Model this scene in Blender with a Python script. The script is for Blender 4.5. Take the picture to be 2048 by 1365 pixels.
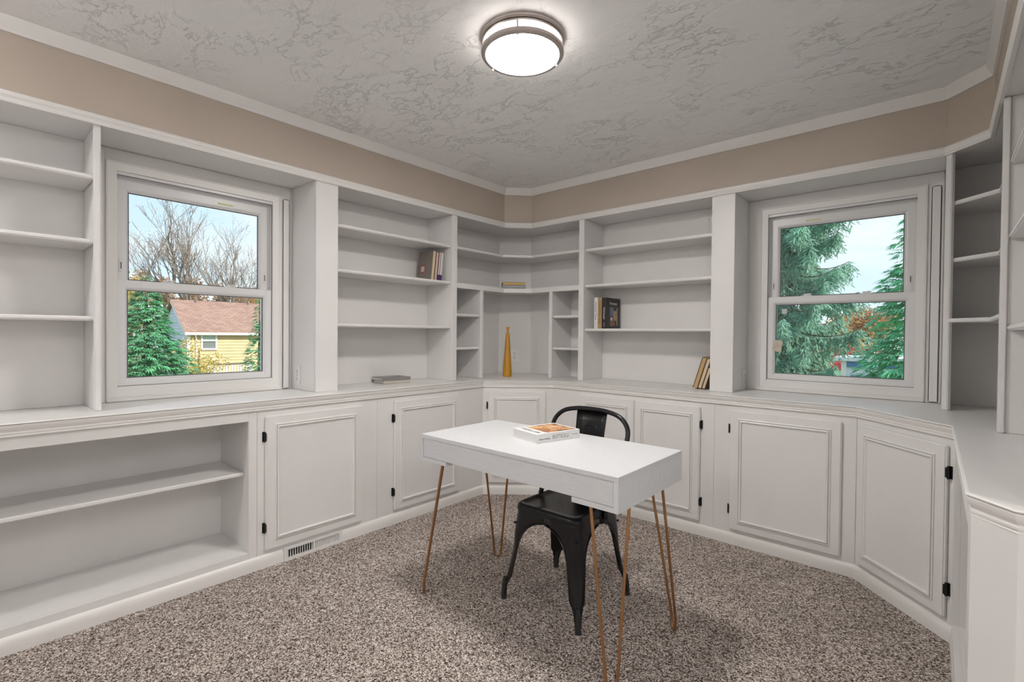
import bpy, bmesh, math, random
from mathutils import Matrix, Vector, noise as mnoise
random.seed(7)
for o in list(bpy.data.objects): bpy.data.objects.remove(o)
scene = bpy.context.scene
COL = scene.collection
PI = math.pi

# ------------------------------------------------------------------ camera
F_PX, YAW, PITCH, ROLL, CAM_H = 978.72, .720356, .0132119, .0088038, 1.2205
cF = Vector((-math.sin(YAW)*math.cos(PITCH), math.cos(YAW)*math.cos(PITCH), -math.sin(PITCH)))
r0 = Vector((math.cos(YAW), math.sin(YAW), 0)); u0 = r0.cross(cF)
cR = math.cos(ROLL)*r0 + math.sin(ROLL)*u0
cU = -math.sin(ROLL)*r0 + math.cos(ROLL)*u0
cam = bpy.data.cameras.new('camera'); cam_o = bpy.data.objects.new('camera', cam); COL.objects.link(cam_o)
cam.sensor_fit = 'HORIZONTAL'; cam.sensor_width = 36; cam.lens = F_PX/2048*36
cam.clip_start = .02; cam.clip_end = 400
M = Matrix.Identity(4)
for i, v in enumerate((cR, cU, -cF)):
    for k in range(3): M[k][i] = v[k]
M[2][3] = CAM_H
cam_o.matrix_world = M
scene.camera = cam_o
EYE = Vector((0, 0, CAM_H))
def P(px, py, depth):
    """point seen at a pixel, at a distance measured along the view axis"""
    return EYE + depth*(cF + (px-1024)/F_PX*cR - (py-682.5)/F_PX*cU)
def PX(px, py, x):
    d = P(px, py, 1)-EYE; return EYE + d*(x/d.x)

# ------------------------------------------------------------------ world, sun, exposure
SKY_STRENGTH, SUN_E, LAMP_E, FILL_E = 1.2, 4.8, 112.0, 66.0  # last value: strength of the added fill lamps behind the camera
scene.view_settings.view_transform = 'Standard'
scene.view_settings.look = 'None'
scene.view_settings.gamma = 1
scene.view_settings.use_curve_mapping = False
scene.view_settings.exposure = 0.0
w = bpy.data.worlds.new('world'); scene.world = w; w.use_nodes = True
nt = w.node_tree; nt.nodes.clear()
def N(nt, typ, **kw):
    n = nt.nodes.new(typ)
    for k, v in kw.items():
        if k.startswith('i_'):
            key = k[2:].replace('_', ' ')
            n.inputs[int(key) if key.isdigit() else key].default_value = v
        else: setattr(n, k, v)
    return n
def ramp(nt, stops):
    n = nt.nodes.new('ShaderNodeValToRGB'); e = n.color_ramp.elements
    e[0].position, e[0].color = stops[0][0], (*stops[0][1], 1)
    e[1].position, e[1].color = stops[-1][0], (*stops[-1][1], 1)
    for p, c in stops[1:-1]:
        x = e.new(p); x.color = (*c, 1)
    return n
tc = N(nt, 'ShaderNodeTexCoord'); sx = N(nt, 'ShaderNodeSeparateXYZ'); nt.links.new(tc.outputs['Generated'], sx.inputs[0])
gr = ramp(nt, [(0, (.80, .90, .98)), (.12, (.70, .87, 1.0)), (.5, (.45, .68, .98)), (1, (.30, .52, .90))])
nt.links.new(sx.outputs['Z'], gr.inputs[0])
mp = N(nt, 'ShaderNodeMapping'); mp.inputs['Scale'].default_value = (1, 1, 3.2)
nt.links.new(tc.outputs['Generated'], mp.inputs[0])
cl = N(nt, 'ShaderNodeTexNoise', i_Scale=3.0, i_Detail=6.0, i_Roughness=.6); nt.links.new(mp.outputs[0], cl.inputs[0])
cr = ramp(nt, [(.42, (0, 0, 0)), (.68, (1, 1, 1))]); nt.links.new(cl.outputs[0], cr.inputs[0])
mx = N(nt, 'ShaderNodeMixRGB'); mx.inputs[2].default_value = (.97, .98, 1, 1)
nt.links.new(cr.outputs[0], mx.inputs[0]); nt.links.new(gr.outputs[0], mx.inputs[1])
bg = N(nt, 'ShaderNodeBackground', i_Strength=SKY_STRENGTH); nt.links.new(mx.outputs[0], bg.inputs[0])
wo = N(nt, 'ShaderNodeOutputWorld'); nt.links.new(bg.outputs[0], wo.inputs[0])
sun = bpy.data.lights.new('sun', 'SUN'); sun.energy = SUN_E; sun.angle = .02; sun.color = (1, .93, .82)
sun_o = bpy.data.objects.new('sun', sun); COL.objects.link(sun_o)
sun_o.rotation_euler = Vector((.78, .09, .62)).to_track_quat('Z', 'Y').to_euler()

# ------------------------------------------------------------------ materials
MATS = {}
def mat(name, col, rough=.5, metal=0., var=0., vscale=8., bump=0., bscale=60., spec=.5, emit=None, coat=0., stretch=None):
    m = bpy.data.materials.new(name); m.use_nodes = True; t = m.node_tree
    b = t.nodes['Principled BSDF']
    b.inputs['Base Color'].default_value = (*col, 1); b.inputs['Roughness'].default_value = rough
    b.inputs['Metallic'].default_value = metal; b.inputs['Specular IOR Level'].default_value = spec
    if coat: b.inputs['Coat Weight'].default_value = coat
    tcn = N(t, 'ShaderNodeTexCoord'); mpn = N(t, 'ShaderNodeMapping')
    t.links.new(tcn.outputs['Object'], mpn.inputs[0])
    if stretch: mpn.inputs['Scale'].default_value = stretch
    if var:
        n = N(t, 'ShaderNodeTexNoise', i_Scale=vscale, i_Detail=4.0); t.links.new(mpn.outputs[0], n.inputs[0])
        r = ramp(t, [(.3, tuple(max(0, c*(1-var)) for c in col)), (.7, tuple(min(1, c*(1+var)) for c in col))])
        t.links.new(n.outputs[0], r.inputs[0]); t.links.new(r.outputs[0], b.inputs['Base Color'])
    if bump:
        n2 = N(t, 'ShaderNodeTexNoise', i_Scale=bscale, i_Detail=3.0); t.links.new(mpn.outputs[0], n2.inputs[0])
        bp = N(t, 'ShaderNodeBump', i_Strength=bump, i_Distance=.002); t.links.new(n2.outputs[0], bp.inputs['Height'])
        t.links.new(bp.outputs[0], b.inputs['Normal'])
    if emit:
        b.inputs['Emission Color'].default_value = (*emit[0], 1); b.inputs['Emission Strength'].default_value = emit[1]
    MATS[name] = m; return m
PAINT = mat('white_paint', (.80, .788, .778), .35, var=.015, vscale=5, bump=.12, bscale=25)
BACKP = mat('white_back_panel_paint', (.79, .777, .762), .45, var=.02, vscale=4, bump=.1, bscale=20)
BEIGE = mat('beige_wall_paint', (.52, .445, .378), .6, var=.03, vscale=3, bump=.15, bscale=40)
TRIM = mat('trim_paint', (.82, .81, .79), .35, bump=.06, bscale=30)
VINYL = mat('window_vinyl', (.80, .80, .80), .3, var=.015, vscale=10)
SEAL = mat('window_gasket', (.10, .10, .11), .5)
DESKW = mat('white_wood_grain', (.69, .70, .715), .4, var=.05, vscale=14, bump=.2, bscale=60, stretch=(1.2, 14, 14))
DESKS = mat('white_wood_grain_side', (.72, .74, .765), .4, var=.06, vscale=14, bump=.2, bscale=60, stretch=(14, 14, 1.2))
GOLD = mat('brushed_gold', (.42, .22, .10), .34, metal=.9, var=.08, vscale=40)
BLACKM = mat('black_powder_coat', (.009, .009, .010), .27, bump=.04, bscale=300, spec=.35)
RUBBER = mat('black_rubber', (.015, .015, .015), .7)
HINGE = mat('black_hinge_iron', (.012, .012, .013), .45, metal=.3)
NICKEL = mat('brushed_nickel', (.50, .45, .43), .35, metal=.85, var=.06, vscale=30)
PLATE = mat('outlet_plastic', (.82, .82, .81), .3)
SLOT = mat('dark_slot', (.01, .01, .01), .6)
SLOTG = mat('grey_slot', (.12, .12, .12), .6)
VENTM = mat('vent_enamel', (.80, .79, .78), .35)
AMBER = mat('amber_glass', (.56, .27, .018), .28, var=.12, vscale=6, coat=.3)
m = bpy.data.materials.new('ceiling_trowel_plaster'); m.use_nodes = True; t = m.node_tree; b = t.nodes['Principled BSDF']
b.inputs['Base Color'].default_value = (.90, .905, .91, 1); b.inputs['Roughness'].default_value = .75
tcn = N(t, 'ShaderNodeTexCoord')
wp = N(t, 'ShaderNodeTexNoise', i_Scale=3.0, i_Detail=2.0); t.links.new(tcn.outputs['Object'], wp.inputs[0])
ad = N(t, 'ShaderNodeMixRGB', blend_type='ADD'); ad.inputs[0].default_value = .12
t.links.new(tcn.outputs['Object'], ad.inputs[1]); t.links.new(wp.outputs['Color'], ad.inputs[2])
mpn = N(t, 'ShaderNodeMapping'); mpn.inputs['Scale'].default_value = (1.0, 1.7, 1.0); mpn.inputs['Rotation'].default_value = (0, 0, .6); t.links.new(ad.outputs[0], mpn.inputs[0])
n1 = N(t, 'ShaderNodeTexNoise', i_Scale=3.6, i_Detail=10.0, i_Roughness=.66); t.links.new(mpn.outputs[0], n1.inputs[0])
rp = ramp(t, [(.47, (0, 0, 0)), (.495, (.8, .8, .8)), (.56, (.9, .9, .9)), (.575, (1, 1, 1))]); t.links.new(n1.outputs[0], rp.inputs[0])
n2 = N(t, 'ShaderNodeTexNoise', i_Scale=45.0, i_Detail=6.0, i_Roughness=.6); t.links.new(mpn.outputs[0], n2.inputs[0])
mm = N(t, 'ShaderNodeMixRGB', blend_type='MIX'); mm.inputs[0].default_value = .36
t.links.new(rp.outputs[0], mm.inputs[1]); t.links.new(n2.outputs[0], mm.inputs[2])
nm = N(t, 'ShaderNodeTexNoise', i_Scale=2.4, i_Detail=3.0); t.links.new(tcn.outputs['Object'], nm.inputs[0])
rm = ramp(t, [(.40, (.10, .10, .10)), (.58, (1, 1, 1))]); t.links.new(nm.outputs[0], rm.inputs[0])
ml = N(t, 'ShaderNodeMath', operation='MULTIPLY'); t.links.new(mm.outputs[0], ml.inputs[0]); t.links.new(rm.outputs[0], ml.inputs[1])
bp = N(t, 'ShaderNodeBump', i_Strength=.75, i_Distance=.010); t.links.new(ml.outputs[0], bp.inputs['Height']); t.links.new(bp.outputs[0], b.inputs['Normal'])
CEILM = m
m = bpy.data.materials.new('speckled_carpet'); m.use_nodes = True; t = m.node_tree; b = t.nodes['Principled BSDF']
b.inputs['Roughness'].default_value = .95; b.inputs['Specular IOR Level'].default_value = .1
tcn = N(t, 'ShaderNodeTexCoord')
n0 = N(t, 'ShaderNodeTexNoise', i_Scale=60.0, i_Detail=2.0); t.links.new(tcn.outputs['Object'], n0.inputs[0])
wd = N(t, 'ShaderNodeMixRGB', blend_type='ADD'); wd.inputs[0].default_value = .02; t.links.new(tcn.outputs['Object'], wd.inputs[1]); t.links.new(n0.outputs['Color'], wd.inputs[2])
vo = N(t, 'ShaderNodeTexVoronoi', i_Scale=230.0); t.links.new(wd.outputs[0], vo.inputs['Vector'])
sv = N(t, 'ShaderNodeSeparateXYZ'); t.links.new(vo.outputs['Color'], sv.inputs[0])
rp = ramp(t, [(.0, (.04, .030, .025)), (.28, (.17, .132, .108)), (.52, (.42, .35, .305)), (.78, (.72, .635, .575)), (1, (.98, .91, .86))]); t.links.new(sv.outputs[0], rp.inputs[0])
n3 = N(t, 'ShaderNodeTexNoise', i_Scale=3.0, i_Detail=3.0); t.links.new(tcn.outputs['Object'], n3.inputs[0])
r3 = ramp(t, [(.3, (.86, .86, .86)), (.7, (1, 1, 1))]); t.links.new(n3.outputs[0], r3.inputs[0])
ml = N(t, 'ShaderNodeMixRGB', blend_type='MULTIPLY'); ml.inputs[0].default_value = 1
t.links.new(rp.outputs[0], ml.inputs[1]); t.links.new(r3.outputs[0], ml.inputs[2]); t.links.new(ml.outputs[0], b.inputs['Base Color'])
bp = N(t, 'ShaderNodeBump', i_Strength=.7, i_Distance=.005); t.links.new(vo.outputs['Distance'], bp.inputs['Height']); bp.invert = True; t.links.new(bp.outputs[0], b.inputs['Normal'])
CARPET = m
m = bpy.data.materials.new('window_glass'); m.use_nodes = True; t = m.node_tree; t.nodes.clear()
tr = N(t, 'ShaderNodeBsdfTransparent'); tr.inputs[0].default_value = (.96, .98, .98, 1)
gl = N(t, 'ShaderNodeBsdfGlossy', i_Roughness=.02); fr = N(t, 'ShaderNodeFresnel', i_IOR=1.35)
mxs = N(t, 'ShaderNodeMixShader'); ou = N(t, 'ShaderNodeOutputMaterial')
t.links.new(fr.outputs[0], mxs.inputs[0]); t.links.new(tr.outputs[0], mxs.inputs[1]); t.links.new(gl.outputs[0], mxs.inputs[2]); t.links.new(mxs.outputs[0], ou.inputs[0])
GLASS = m

# ------------------------------------------------------------------ mesh helpers
class MB:
    def __init__(s, xf=None): s.v = []; s.f = []; s.mi = []; s.xf = xf; s.cur = 0
    def pt(s, p):
        p = Vector(p); s.v.append(s.xf @ p if s.xf else p); return len(s.v)-1
    def face(s, idx): s.f.append(tuple(idx)); s.mi.append(s.cur)
    def box(s, x0, x1, y0, y1, z0, z1):
        if x0 > x1: x0, x1 = x1, x0
        if y0 > y1: y0, y1 = y1, y0
        a = [s.pt((x, y, z)) for z in (z0, z1) for (x, y) in ((x0, y0), (x1, y0), (x1, y1), (x0, y1))]
        for q in ((3, 2, 1, 0), (4, 5, 6, 7), (0, 1, 5, 4), (1, 2, 6, 5), (2, 3, 7, 6), (3, 0, 4, 7)): s.face([a[i] for i in q])
        return s
    def prism(s, poly, z0, z1, side=None, capm=None):
        n = len(poly)
        area = sum(poly[i][0]*poly[(i+1) % n][1]-poly[(i+1) % n][0]*poly[i][1] for i in range(n))
        if area < 0: poly = poly[::-1]
        a = [s.pt((x, y, z0)) for x, y in poly]; b_ = [s.pt((x, y, z1)) for x, y in poly]
        c0 = s.cur
        if capm is not None: s.cur = capm
        s.face(a[::-1]); s.face(b_)
        s.cur = c0 if side is None else side
        for i in range(n): s.face((a[i], a[(i+1) % n], b_[(i+1) % n], b_[i]))
        s.cur = c0; return s
    def sweep(s, path, prof, closed=False):
        n = len(path); rings = []
        for i in range(n):
            p = Vector(path[i])
            pa = Vector(path[i-1]) if (i > 0 or closed) else None
            pb = Vector(path[(i+1) % n]) if (i < n-1 or closed) else None
            ns = []
            if pa is not None: d = (p-pa).normalized(); ns.append(Vector((d.y, -d.x)))
            if pb is not None: d = (pb-p).normalized(); ns.append(Vector((d.y, -d.x)))
            mt = ns[0] if len(ns) == 1 else (ns[0]+ns[1])/(1+ns[0].dot(ns[1]))
            rings.append([s.pt((p.x+mt.x*d_, p.y+mt.y*d_, z)) for d_, z in prof])
        k = len(prof)
        for i in range(n if closed else n-1):
            a, b_ = rings[i], rings[(i+1) % n]
            for j in range(k): s.face((a[j], a[(j+1) % k], b_[(j+1) % k], b_[j]))
        if not closed: s.face(rings[0][::-1]); s.face(rings[-1])
        return s
    def tube(s, pts, r, n=8, caps=True, closed=False):
        pts = [Vector(p) for p in pts]; rs = r if isinstance(r, (list, tuple)) else [r]*len(pts)
        rings = []; prev = None
        for i, p in enumerate(pts):
            a = pts[i-1] if i else (pts[-1] if closed else p); b_ = pts[i+1] if i < len(pts)-1 else (pts[0] if closed else p)
            d = (b_-a).normalized()
            if prev is None: prev = d.orthogonal()
            u = (prev - d*prev.dot(d)); u = u.normalized() if u.length > 1e-6 else d.orthogonal().normalized()
            prev = u; v = d.cross(u)
            rings.append([s.pt(p+rs[i]*(math.cos(2*PI*k/n)*u+math.sin(2*PI*k/n)*v)) for k in range(n)])
        L = len(rings)
        for i in range(L if closed else L-1):
            a, b_ = rings[i], rings[(i+1) % L]
            for k in range(n): s.face((a[k], a[(k+1) % n], b_[(k+1) % n], b_[k]))
        if caps and not closed: s.face(rings[0][::-1]); s.face(rings[-1])
        return s
    def lathe(s, c, prof, n=32, cap=True):
        rings = [[s.pt((c[0]+r*math.cos(2*PI*k/n), c[1]+r*math.sin(2*PI*k/n), c[2]+z)) for k in range(n)] for r, z in prof]
        for a, b_ in zip(rings, rings[1:]):
            for k in range(n): s.face((a[k], a[(k+1) % n], b_[(k+1) % n], b_[k]))
        if cap: s.face(rings[0][::-1]); s.face(rings[-1])
        return s
    def tri(s, a, b_, c): s.face((s.pt(a), s.pt(b_), s.pt(c))); return s
    def quad(s, a, b_, c, d): s.face((s.pt(a), s.pt(b_), s.pt(c), s.pt(d))); return s

WM = {}
def mesh_obj(name, mb, mats, inv, bevel=0, smooth=False, seg=2):
    me = bpy.data.meshes.new(name)
    me.from_pydata([inv @ v for v in mb.v], [], mb.f)
    mats = mats if isinstance(mats, (list, tuple)) else [mats]
    for x in mats: me.materials.append(x)
    if len(mats) > 1: me.polygons.foreach_set('material_index', mb.mi)
    if bevel or len(mb.f) < 20000:
        bm = bmesh.new(); bm.from_mesh(me)
        if bevel:
            ed = [e for e in bm.edges if len(e.link_faces) == 2 and e.calc_face_angle(0) > .5]
            bmesh.ops.bevel(bm, geom=ed, offset=bevel, segments=seg, affect='EDGES', clamp_overlap=True)
        if all(len(e.link_faces) == 2 for e in bm.edges): bmesh.ops.recalc_face_normals(bm, faces=bm.faces)
        bm.to_mesh(me); bm.free()
    if smooth:
        me.polygons.foreach_set('use_smooth', [True]*len(me.polygons))
        try: me.set_sharp_from_angle(angle=smooth if isinstance(smooth, float) else .7)
        except Exception: pass
    o = bpy.data.objects.new(name, me); COL.objects.link(o); return o
def tagit(o, label=None, cat=None, group=None, kind=None):
    if label: o['label'] = label
    if cat: o['category'] = cat
    if group: o['group'] = group
    if kind: o['kind'] = kind
    return o
def thing(name, label, cat, loc, mw=None, group=None, kind=None):
    o = bpy.data.objects.new(name, None); COL.objects.link(o); o.empty_display_size = .1
    mw = mw or Matrix.Translation(Vector(loc)); o.matrix_world = mw; WM[o.name] = mw.copy()
    return tagit(o, label, cat, group, kind)
def part(name, mb, mats, parent, label=None, kind=None, **kw):
    mw = WM[parent.name]
    o = mesh_obj(name, mb, mats, mw.inverted(), **kw); o.parent = parent; WM[o.name] = mw
    return tagit(o, label, kind=kind)
def solo(name, mb, mats, label, cat, loc=None, group=None, kind=None, **kw):
    if loc is None:
        lo = [min(v[i] for v in mb.v) for i in range(3)]; hi = [max(v[i] for v in mb.v) for i in range(3)]
        loc = ((lo[0]+hi[0])/2, (lo[1]+hi[1])/2, lo[2])
    mw = Matrix.Translation(Vector(loc))
    o = mesh_obj(name, mb, mats, mw.inverted(), **kw); o.location = loc; WM[o.name] = mw
    return tagit(o, label, cat, group, kind)
def struct(name, mb, mats, label=None, loc=(0, 0, 0), **kw): return solo(name, mb, mats, label, None, loc=loc, kind='structure', **kw)
def text_part(name, s, size, mt, parent, mw, align='CENTER', sx=1.):
    cu = bpy.data.curves.new(name, 'FONT'); cu.body = s; cu.size = size; cu.align_x = align; cu.align_y = 'CENTER'; cu.extrude = .0002
    cu.resolution_u = 3
    o = bpy.data.objects.new(name, cu); COL.objects.link(o)
    dg = bpy.context.evaluated_depsgraph_get(); me = bpy.data.meshes.new_from_object(o.evaluated_get(dg))
    bpy.data.objects.remove(o)
    pm = WM[parent.name]; me.transform(pm.inverted() @ mw @ Matrix.Diagonal((sx, 1, 1, 1)))
    me.materials.clear(); me.materials.append(mt)
    o = bpy.data.objects.new(name, me); COL.objects.link(o); o.parent = parent; WM[o.name] = pm
    return o
def offset(path, d):
    out = []
    for i, p in enumerate(path):
        p = Vector(p); ns = []
        if i: t_ = (p-Vector(path[i-1])).normalized(); ns.append(Vector((t_.y, -t_.x)))
        if i < len(path)-1: t_ = (Vector(path[i+1])-p).normalized(); ns.append(Vector((t_.y, -t_.x)))
        mt = ns[0] if len(ns) == 1 else (ns[0]+ns[1])/(1+ns[0].dot(ns[1]))
        out.append((p.x+mt.x*d, p.y+mt.y*d))
    return out
def lerp(a, b_, t_): return a+(b_-a)*t_

# ------------------------------------------------------------------ setting: floor, walls, ceiling
XW, YW, XR = -3.04, 3.47, .46       # wall planes left, back, right
CEIL = 2.428
YF, XH, YRET = -1.35, 2.3, 1.40       # wall behind the camera, far hall wall, return wall
ZT0, ZT1, ZC0 = 2.109, 2.146, 2.373
NOSE = [(-2.606, -1.3), (-2.606, 2.651), (-2.213, 2.995), (-.324, 2.995), (.036, 2.617), (.046, 1.509), (.118, 1.424), (.44, 1.424)]
FACE = offset(NOSE, -.020); FACE[4] = (.047, 2.633); FACE[5] = (.0555, 1.513); FACE[6] = (.124, 1.434); FACE[7] = (.44, 1.434)
UP = [(-2.734, -1.3), (-2.734, 3.005), (-2.575, 3.171), (.004, 3.171), (.16, 3.009), (.16, 1.44)]

struct('floor', MB().box(XW-.2, XH+.2, YF-.2, YW+.2, -.2, 0), CARPET, 'speckled brown and grey cut-pile carpet')
struct('ceiling', MB().box(XW-.2, XH+.2, YF-.2, YW+.2, CEIL, CEIL+.25), CEILM, 'pale grey skip-trowelled plaster ceiling')
W1Y, W2X = .895, -.480                # window centres
OPU, OPZ0, OPZ1 = .385, .93, 2.005
mb = MB()
mb.box(XW-.2, XW, YF-.2, W1Y-OPU, 0, CEIL); mb.box(XW-.2, XW, W1Y+OPU, YW+.2, 0, CEIL)
mb.box(XW-.2, XW, W1Y-OPU, W1Y+OPU, 0, OPZ0); mb.box(XW-.2, XW, W1Y-OPU, W1Y+OPU, OPZ1, CEIL)
struct('wall_left', mb, PAINT)
mb = MB()
mb.box(XW, W2X-OPU, YW, YW+.2, 0, CEIL); mb.box(W2X+OPU, XR+.15, YW, YW+.2, 0, CEIL)
mb.box(W2X-OPU, W2X+OPU, YW, YW+.2, 0, OPZ0); mb.box(W2X-OPU, W2X+OPU, YW, YW+.2, OPZ1, CEIL)
struct('wall_back', mb, PAINT)
struct('wall_right', MB().box(XR, XR+.15, YRET, YW, 0, CEIL), BEIGE)
struct('wall_hall', MB().box(XR+.15, XH+.2, YRET, YRET+.15, 0, CEIL), PAINT)
struct('wall_far', MB().box(XH, XH+.2, YF-.2, YRET, 0, CEIL), PAINT)
struct('wall_front', MB().box(XW, XH, YF-.2, YF, 0, CEIL), PAINT)
# bulkhead above the bookcases
poly = [(XW, YF)] + [(UP[0][0], YF)] + UP[1:] + [(XR, 1.44), (XR, YW), (XW, YW)]
mb = MB(); mb.prism(poly, ZT0, CEIL, side=0, capm=1)
struct('wall_soffit', mb, [BEIGE, PAINT], 'beige painted bulkhead between bookcases and crown moulding')
UPX = [(UP[0][0], YF)] + UP[1:]
mb = MB().sweep(UPX, [(0, CEIL), (0, ZC0), (.010, ZC0), (.012, ZC0+.008), (.016, ZC0+.014), (.030, CEIL-.012), (.032, CEIL)])
struct('trim_1', mb, TRIM, 'white crown moulding along the ceiling', smooth=.5)
mb = MB().sweep(UPX, [(0, ZT1), (0, ZT0-.006), (.012, ZT0-.006), (.014, ZT0+.001), (.010, ZT0+.007), (.011, ZT0+.012), (.017, ZT0+.020), (.018, ZT0+.029), (.012, ZT1)])
struct('trim_2', mb, TRIM, 'white bead moulding below the beige bulkhead', smooth=.5)
# baseboards following the base cabinets
prof = [(-.020, 0), (-.006, 0), (-.006, .022), (-.0065, .038), (-.009, .052), (-.014, .062), (-.020, .066)]
def base(name, seg, cut=None):
    struct(name, MB().sweep(seg, prof), TRIM, smooth=.6)
VENT0, VENT1 = 1.150, 1.487
A, B, C, D, E_, F_ = NOSE[1:7]
def sub_sweep(name, pts, lo, hi):
    """part of the mitred baseboard between path vertices lo..hi"""
    mb = MB().sweep(pts, prof); struct(name, mb, TRIM, smooth=.6)
sub_sweep('baseboard_left', [NOSE[0], (A[0], VENT0)], 0, 0)
sub_sweep('baseboard_corner', [(A[0], VENT1), A, B, ((B[0]+C[0])/2, B[1])], 0, 0)
sub_sweep('baseboard_back', [((B[0]+C[0])/2, B[1]), C, D, E_, F_, NOSE[7]], 0, 0)

# ------------------------------------------------------------------ windows
def window(name, mw, label, sticker_u, tags):
    R0 = thing(name, label, None, (0, 0, 0), mw=mw, kind='structure')
    L_ = lambda: MB(mw)
    # local: x = into the room, y = along the wall, z = up
    uo, ui = .480, .413
    mb = L_()
    mb.box(0, .006, -uo+.002, -ui, .874, 2.106); mb.box(0, .006, ui, uo, .874, 2.106); mb.box(0, .006, -ui, ui, 2.048, 2.106)
    part('casing_board', mb, PAINT, R0, bevel=.001)
    mb = L_(); mb.box(.006, .016, ui+.016, uo-.010, .876, 2.035); part('casing_pilaster', mb, PAINT, R0, bevel=.006, seg=3)
    loop = [(-ui, .890), (-ui, 2.048), (ui, 2.048), (ui, .890)]
    sw = Matrix(((0, 0, 1, 0), (1, 0, 0, 0), (0, 1, 0, 0), (0, 0, 0, 1)))   # path in (u,z), profile height into room
    mb = MB(mw @ sw); mb.sweep(loop, [(0, 0), (.0, .018), (.006, .020), (.009, .015), (.013, .015), (.043, .011), (.043, 0)], closed=True)
    part('casing_moulding', mb, TRIM, R0, smooth=.5)
    mb = L_(); mb.box(0, .020, -ui, ui, .874, .893); mb.box(0, .014, -ui+.01, ui-.01, .893, .915); mb.box(-.02, .006, -.38, .38, .915, .947)
    part('stool_moulding', mb, TRIM, R0, bevel=.003)
    # jamb liner
    mb = L_(); a, z0, z1 = .372, .947, 1.990
    mb.box(-.15, .0, -OPU, -a, OPZ0, OPZ1); mb.box(-.15, .0, a, OPU, OPZ0, OPZ1); mb.box(-.15, .0, -a, a, z1, OPZ1); mb.box(-.15, -.005, -a, a, OPZ0, z0)
    part('jamb_liner', mb, VINYL, R0, bevel=.0015)
    mb = L_(); mb.box(-.15, -.045, -a, -a+.010, z0, z1); mb.box(-.15, -.045, a-.010, a, z0, z1); mb.box(-.15, -.045, -a+.01, a-.01, z1-.012, z1)
    part('jamb_stop', mb, VINYL, R0, bevel=.001)
    k = L_(); a_ = .372
    for sg in (-1, 1):
        k.box(-.012, -.0085, sg*a_-.0018*(sg > 0), sg*a_+.0018*(sg < 0), .947, 1.99)
    k.box(-.012, -.0085, -a_, a_, 1.9875, 1.99); k.box(-.012, -.0085, -a_, a_, .9465, .949)
    part('weatherstrip', k, SEAL, R0)
    def sash(nm, x0, x1, us, zs0, zs1, ug, zg0, zg1, glassx):
        s_ = L_()
        s_.box(x0, x1, -us, -ug-.014, zs0, zs1); s_.box(x0, x1, ug+.014, us, zs0, zs1)
        s_.box(x0, x1, -ug-.014, ug+.014, zg1+.014, zs1); s_.box(x0, x1, -ug-.014, ug+.014, zs0, zg0-.014)
        so = part(nm, s_, VINYL, R0, bevel=.0015)
        g = MB(mw @ sw); g.sweep([(-ug-.014, zg0-.014), (-ug-.014, zg1+.014), (ug+.014, zg1+.014), (ug+.014, zg0-.014)],
                                 [(0, x0+.006), (0, x1-.002), (.004, x1-.003), (.014, glassx+.004), (.014, x0+.006)], closed=True)
        part('glazing_bead', g, VINYL, so)
        k = L_(); t_ = .0042
        for (u0_, u1_, a0, a1) in ((-ug, -ug+t_, zg0, zg1), (ug-t_, ug, zg0, zg1), (-ug, ug, zg0, zg0+t_), (-ug, ug, zg1-t_, zg1)):
            k.box(glassx-.003, glassx+.004, u0_, u1_, a0, a1)
        part('gasket', k, SEAL, so)
        p_ = L_(); p_.box(glassx-.002, glassx+.002, -ug, ug, zg0, zg1)
        part('pane', p_, GLASS, so)
        return so
    us_ = sash('upper_sash', -.085, -.050, .362, 1.445, 1.978, .314, 1.480, 1.922, -.068)
    ls_ = sash('lower_sash', -.045, -.010, .371, .947, 1.475, .326, .986, 1.427, -.028)
    for u in (-.155, .145):
        k = L_(); k.box(-.042, -.016, u-.030, u+.030, 1.475, 1.481); k.box(-.036, -.020, u-.016, u+.016, 1.481, 1.490); k.box(-.034, -.010, u+.004, u+.026, 1.484, 1.491)
        part('sash_lock', k, VINYL, ls_, bevel=.002)
    for u in (-.345, .345):
        k = L_(); k.box(-.050, -.046, u-.008, u+.008, 1.520, 1.580); lo = part('tilt_latch', k, VINYL, us_, bevel=.0018)
        k = L_(); k.box(-.047, -.0455, u-.0025, u+.0025, 1.532, 1.566); part('latch_slot', k, SLOTG, lo)
    k = L_(); k.box(-.050, -.0492, sticker_u-.04, sticker_u+.04, 1.944, 1.954)
    part('sticker', k, mat('sticker_'+name, (.72, .70, .38), .5), us_, label='small yellow sticker')
    return R0
window('window_1', Matrix.Translation((XW, W1Y, 0)), 'white double-hung window looking out at a neighbouring house', .13, False)
W2M = Matrix.Translation((W2X, YW, 0)) @ Matrix.Rotation(-PI/2, 4, 'Z')
window('window_2', W2M, 'white double-hung window looking out at tall evergreens', -.13, True)

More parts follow.
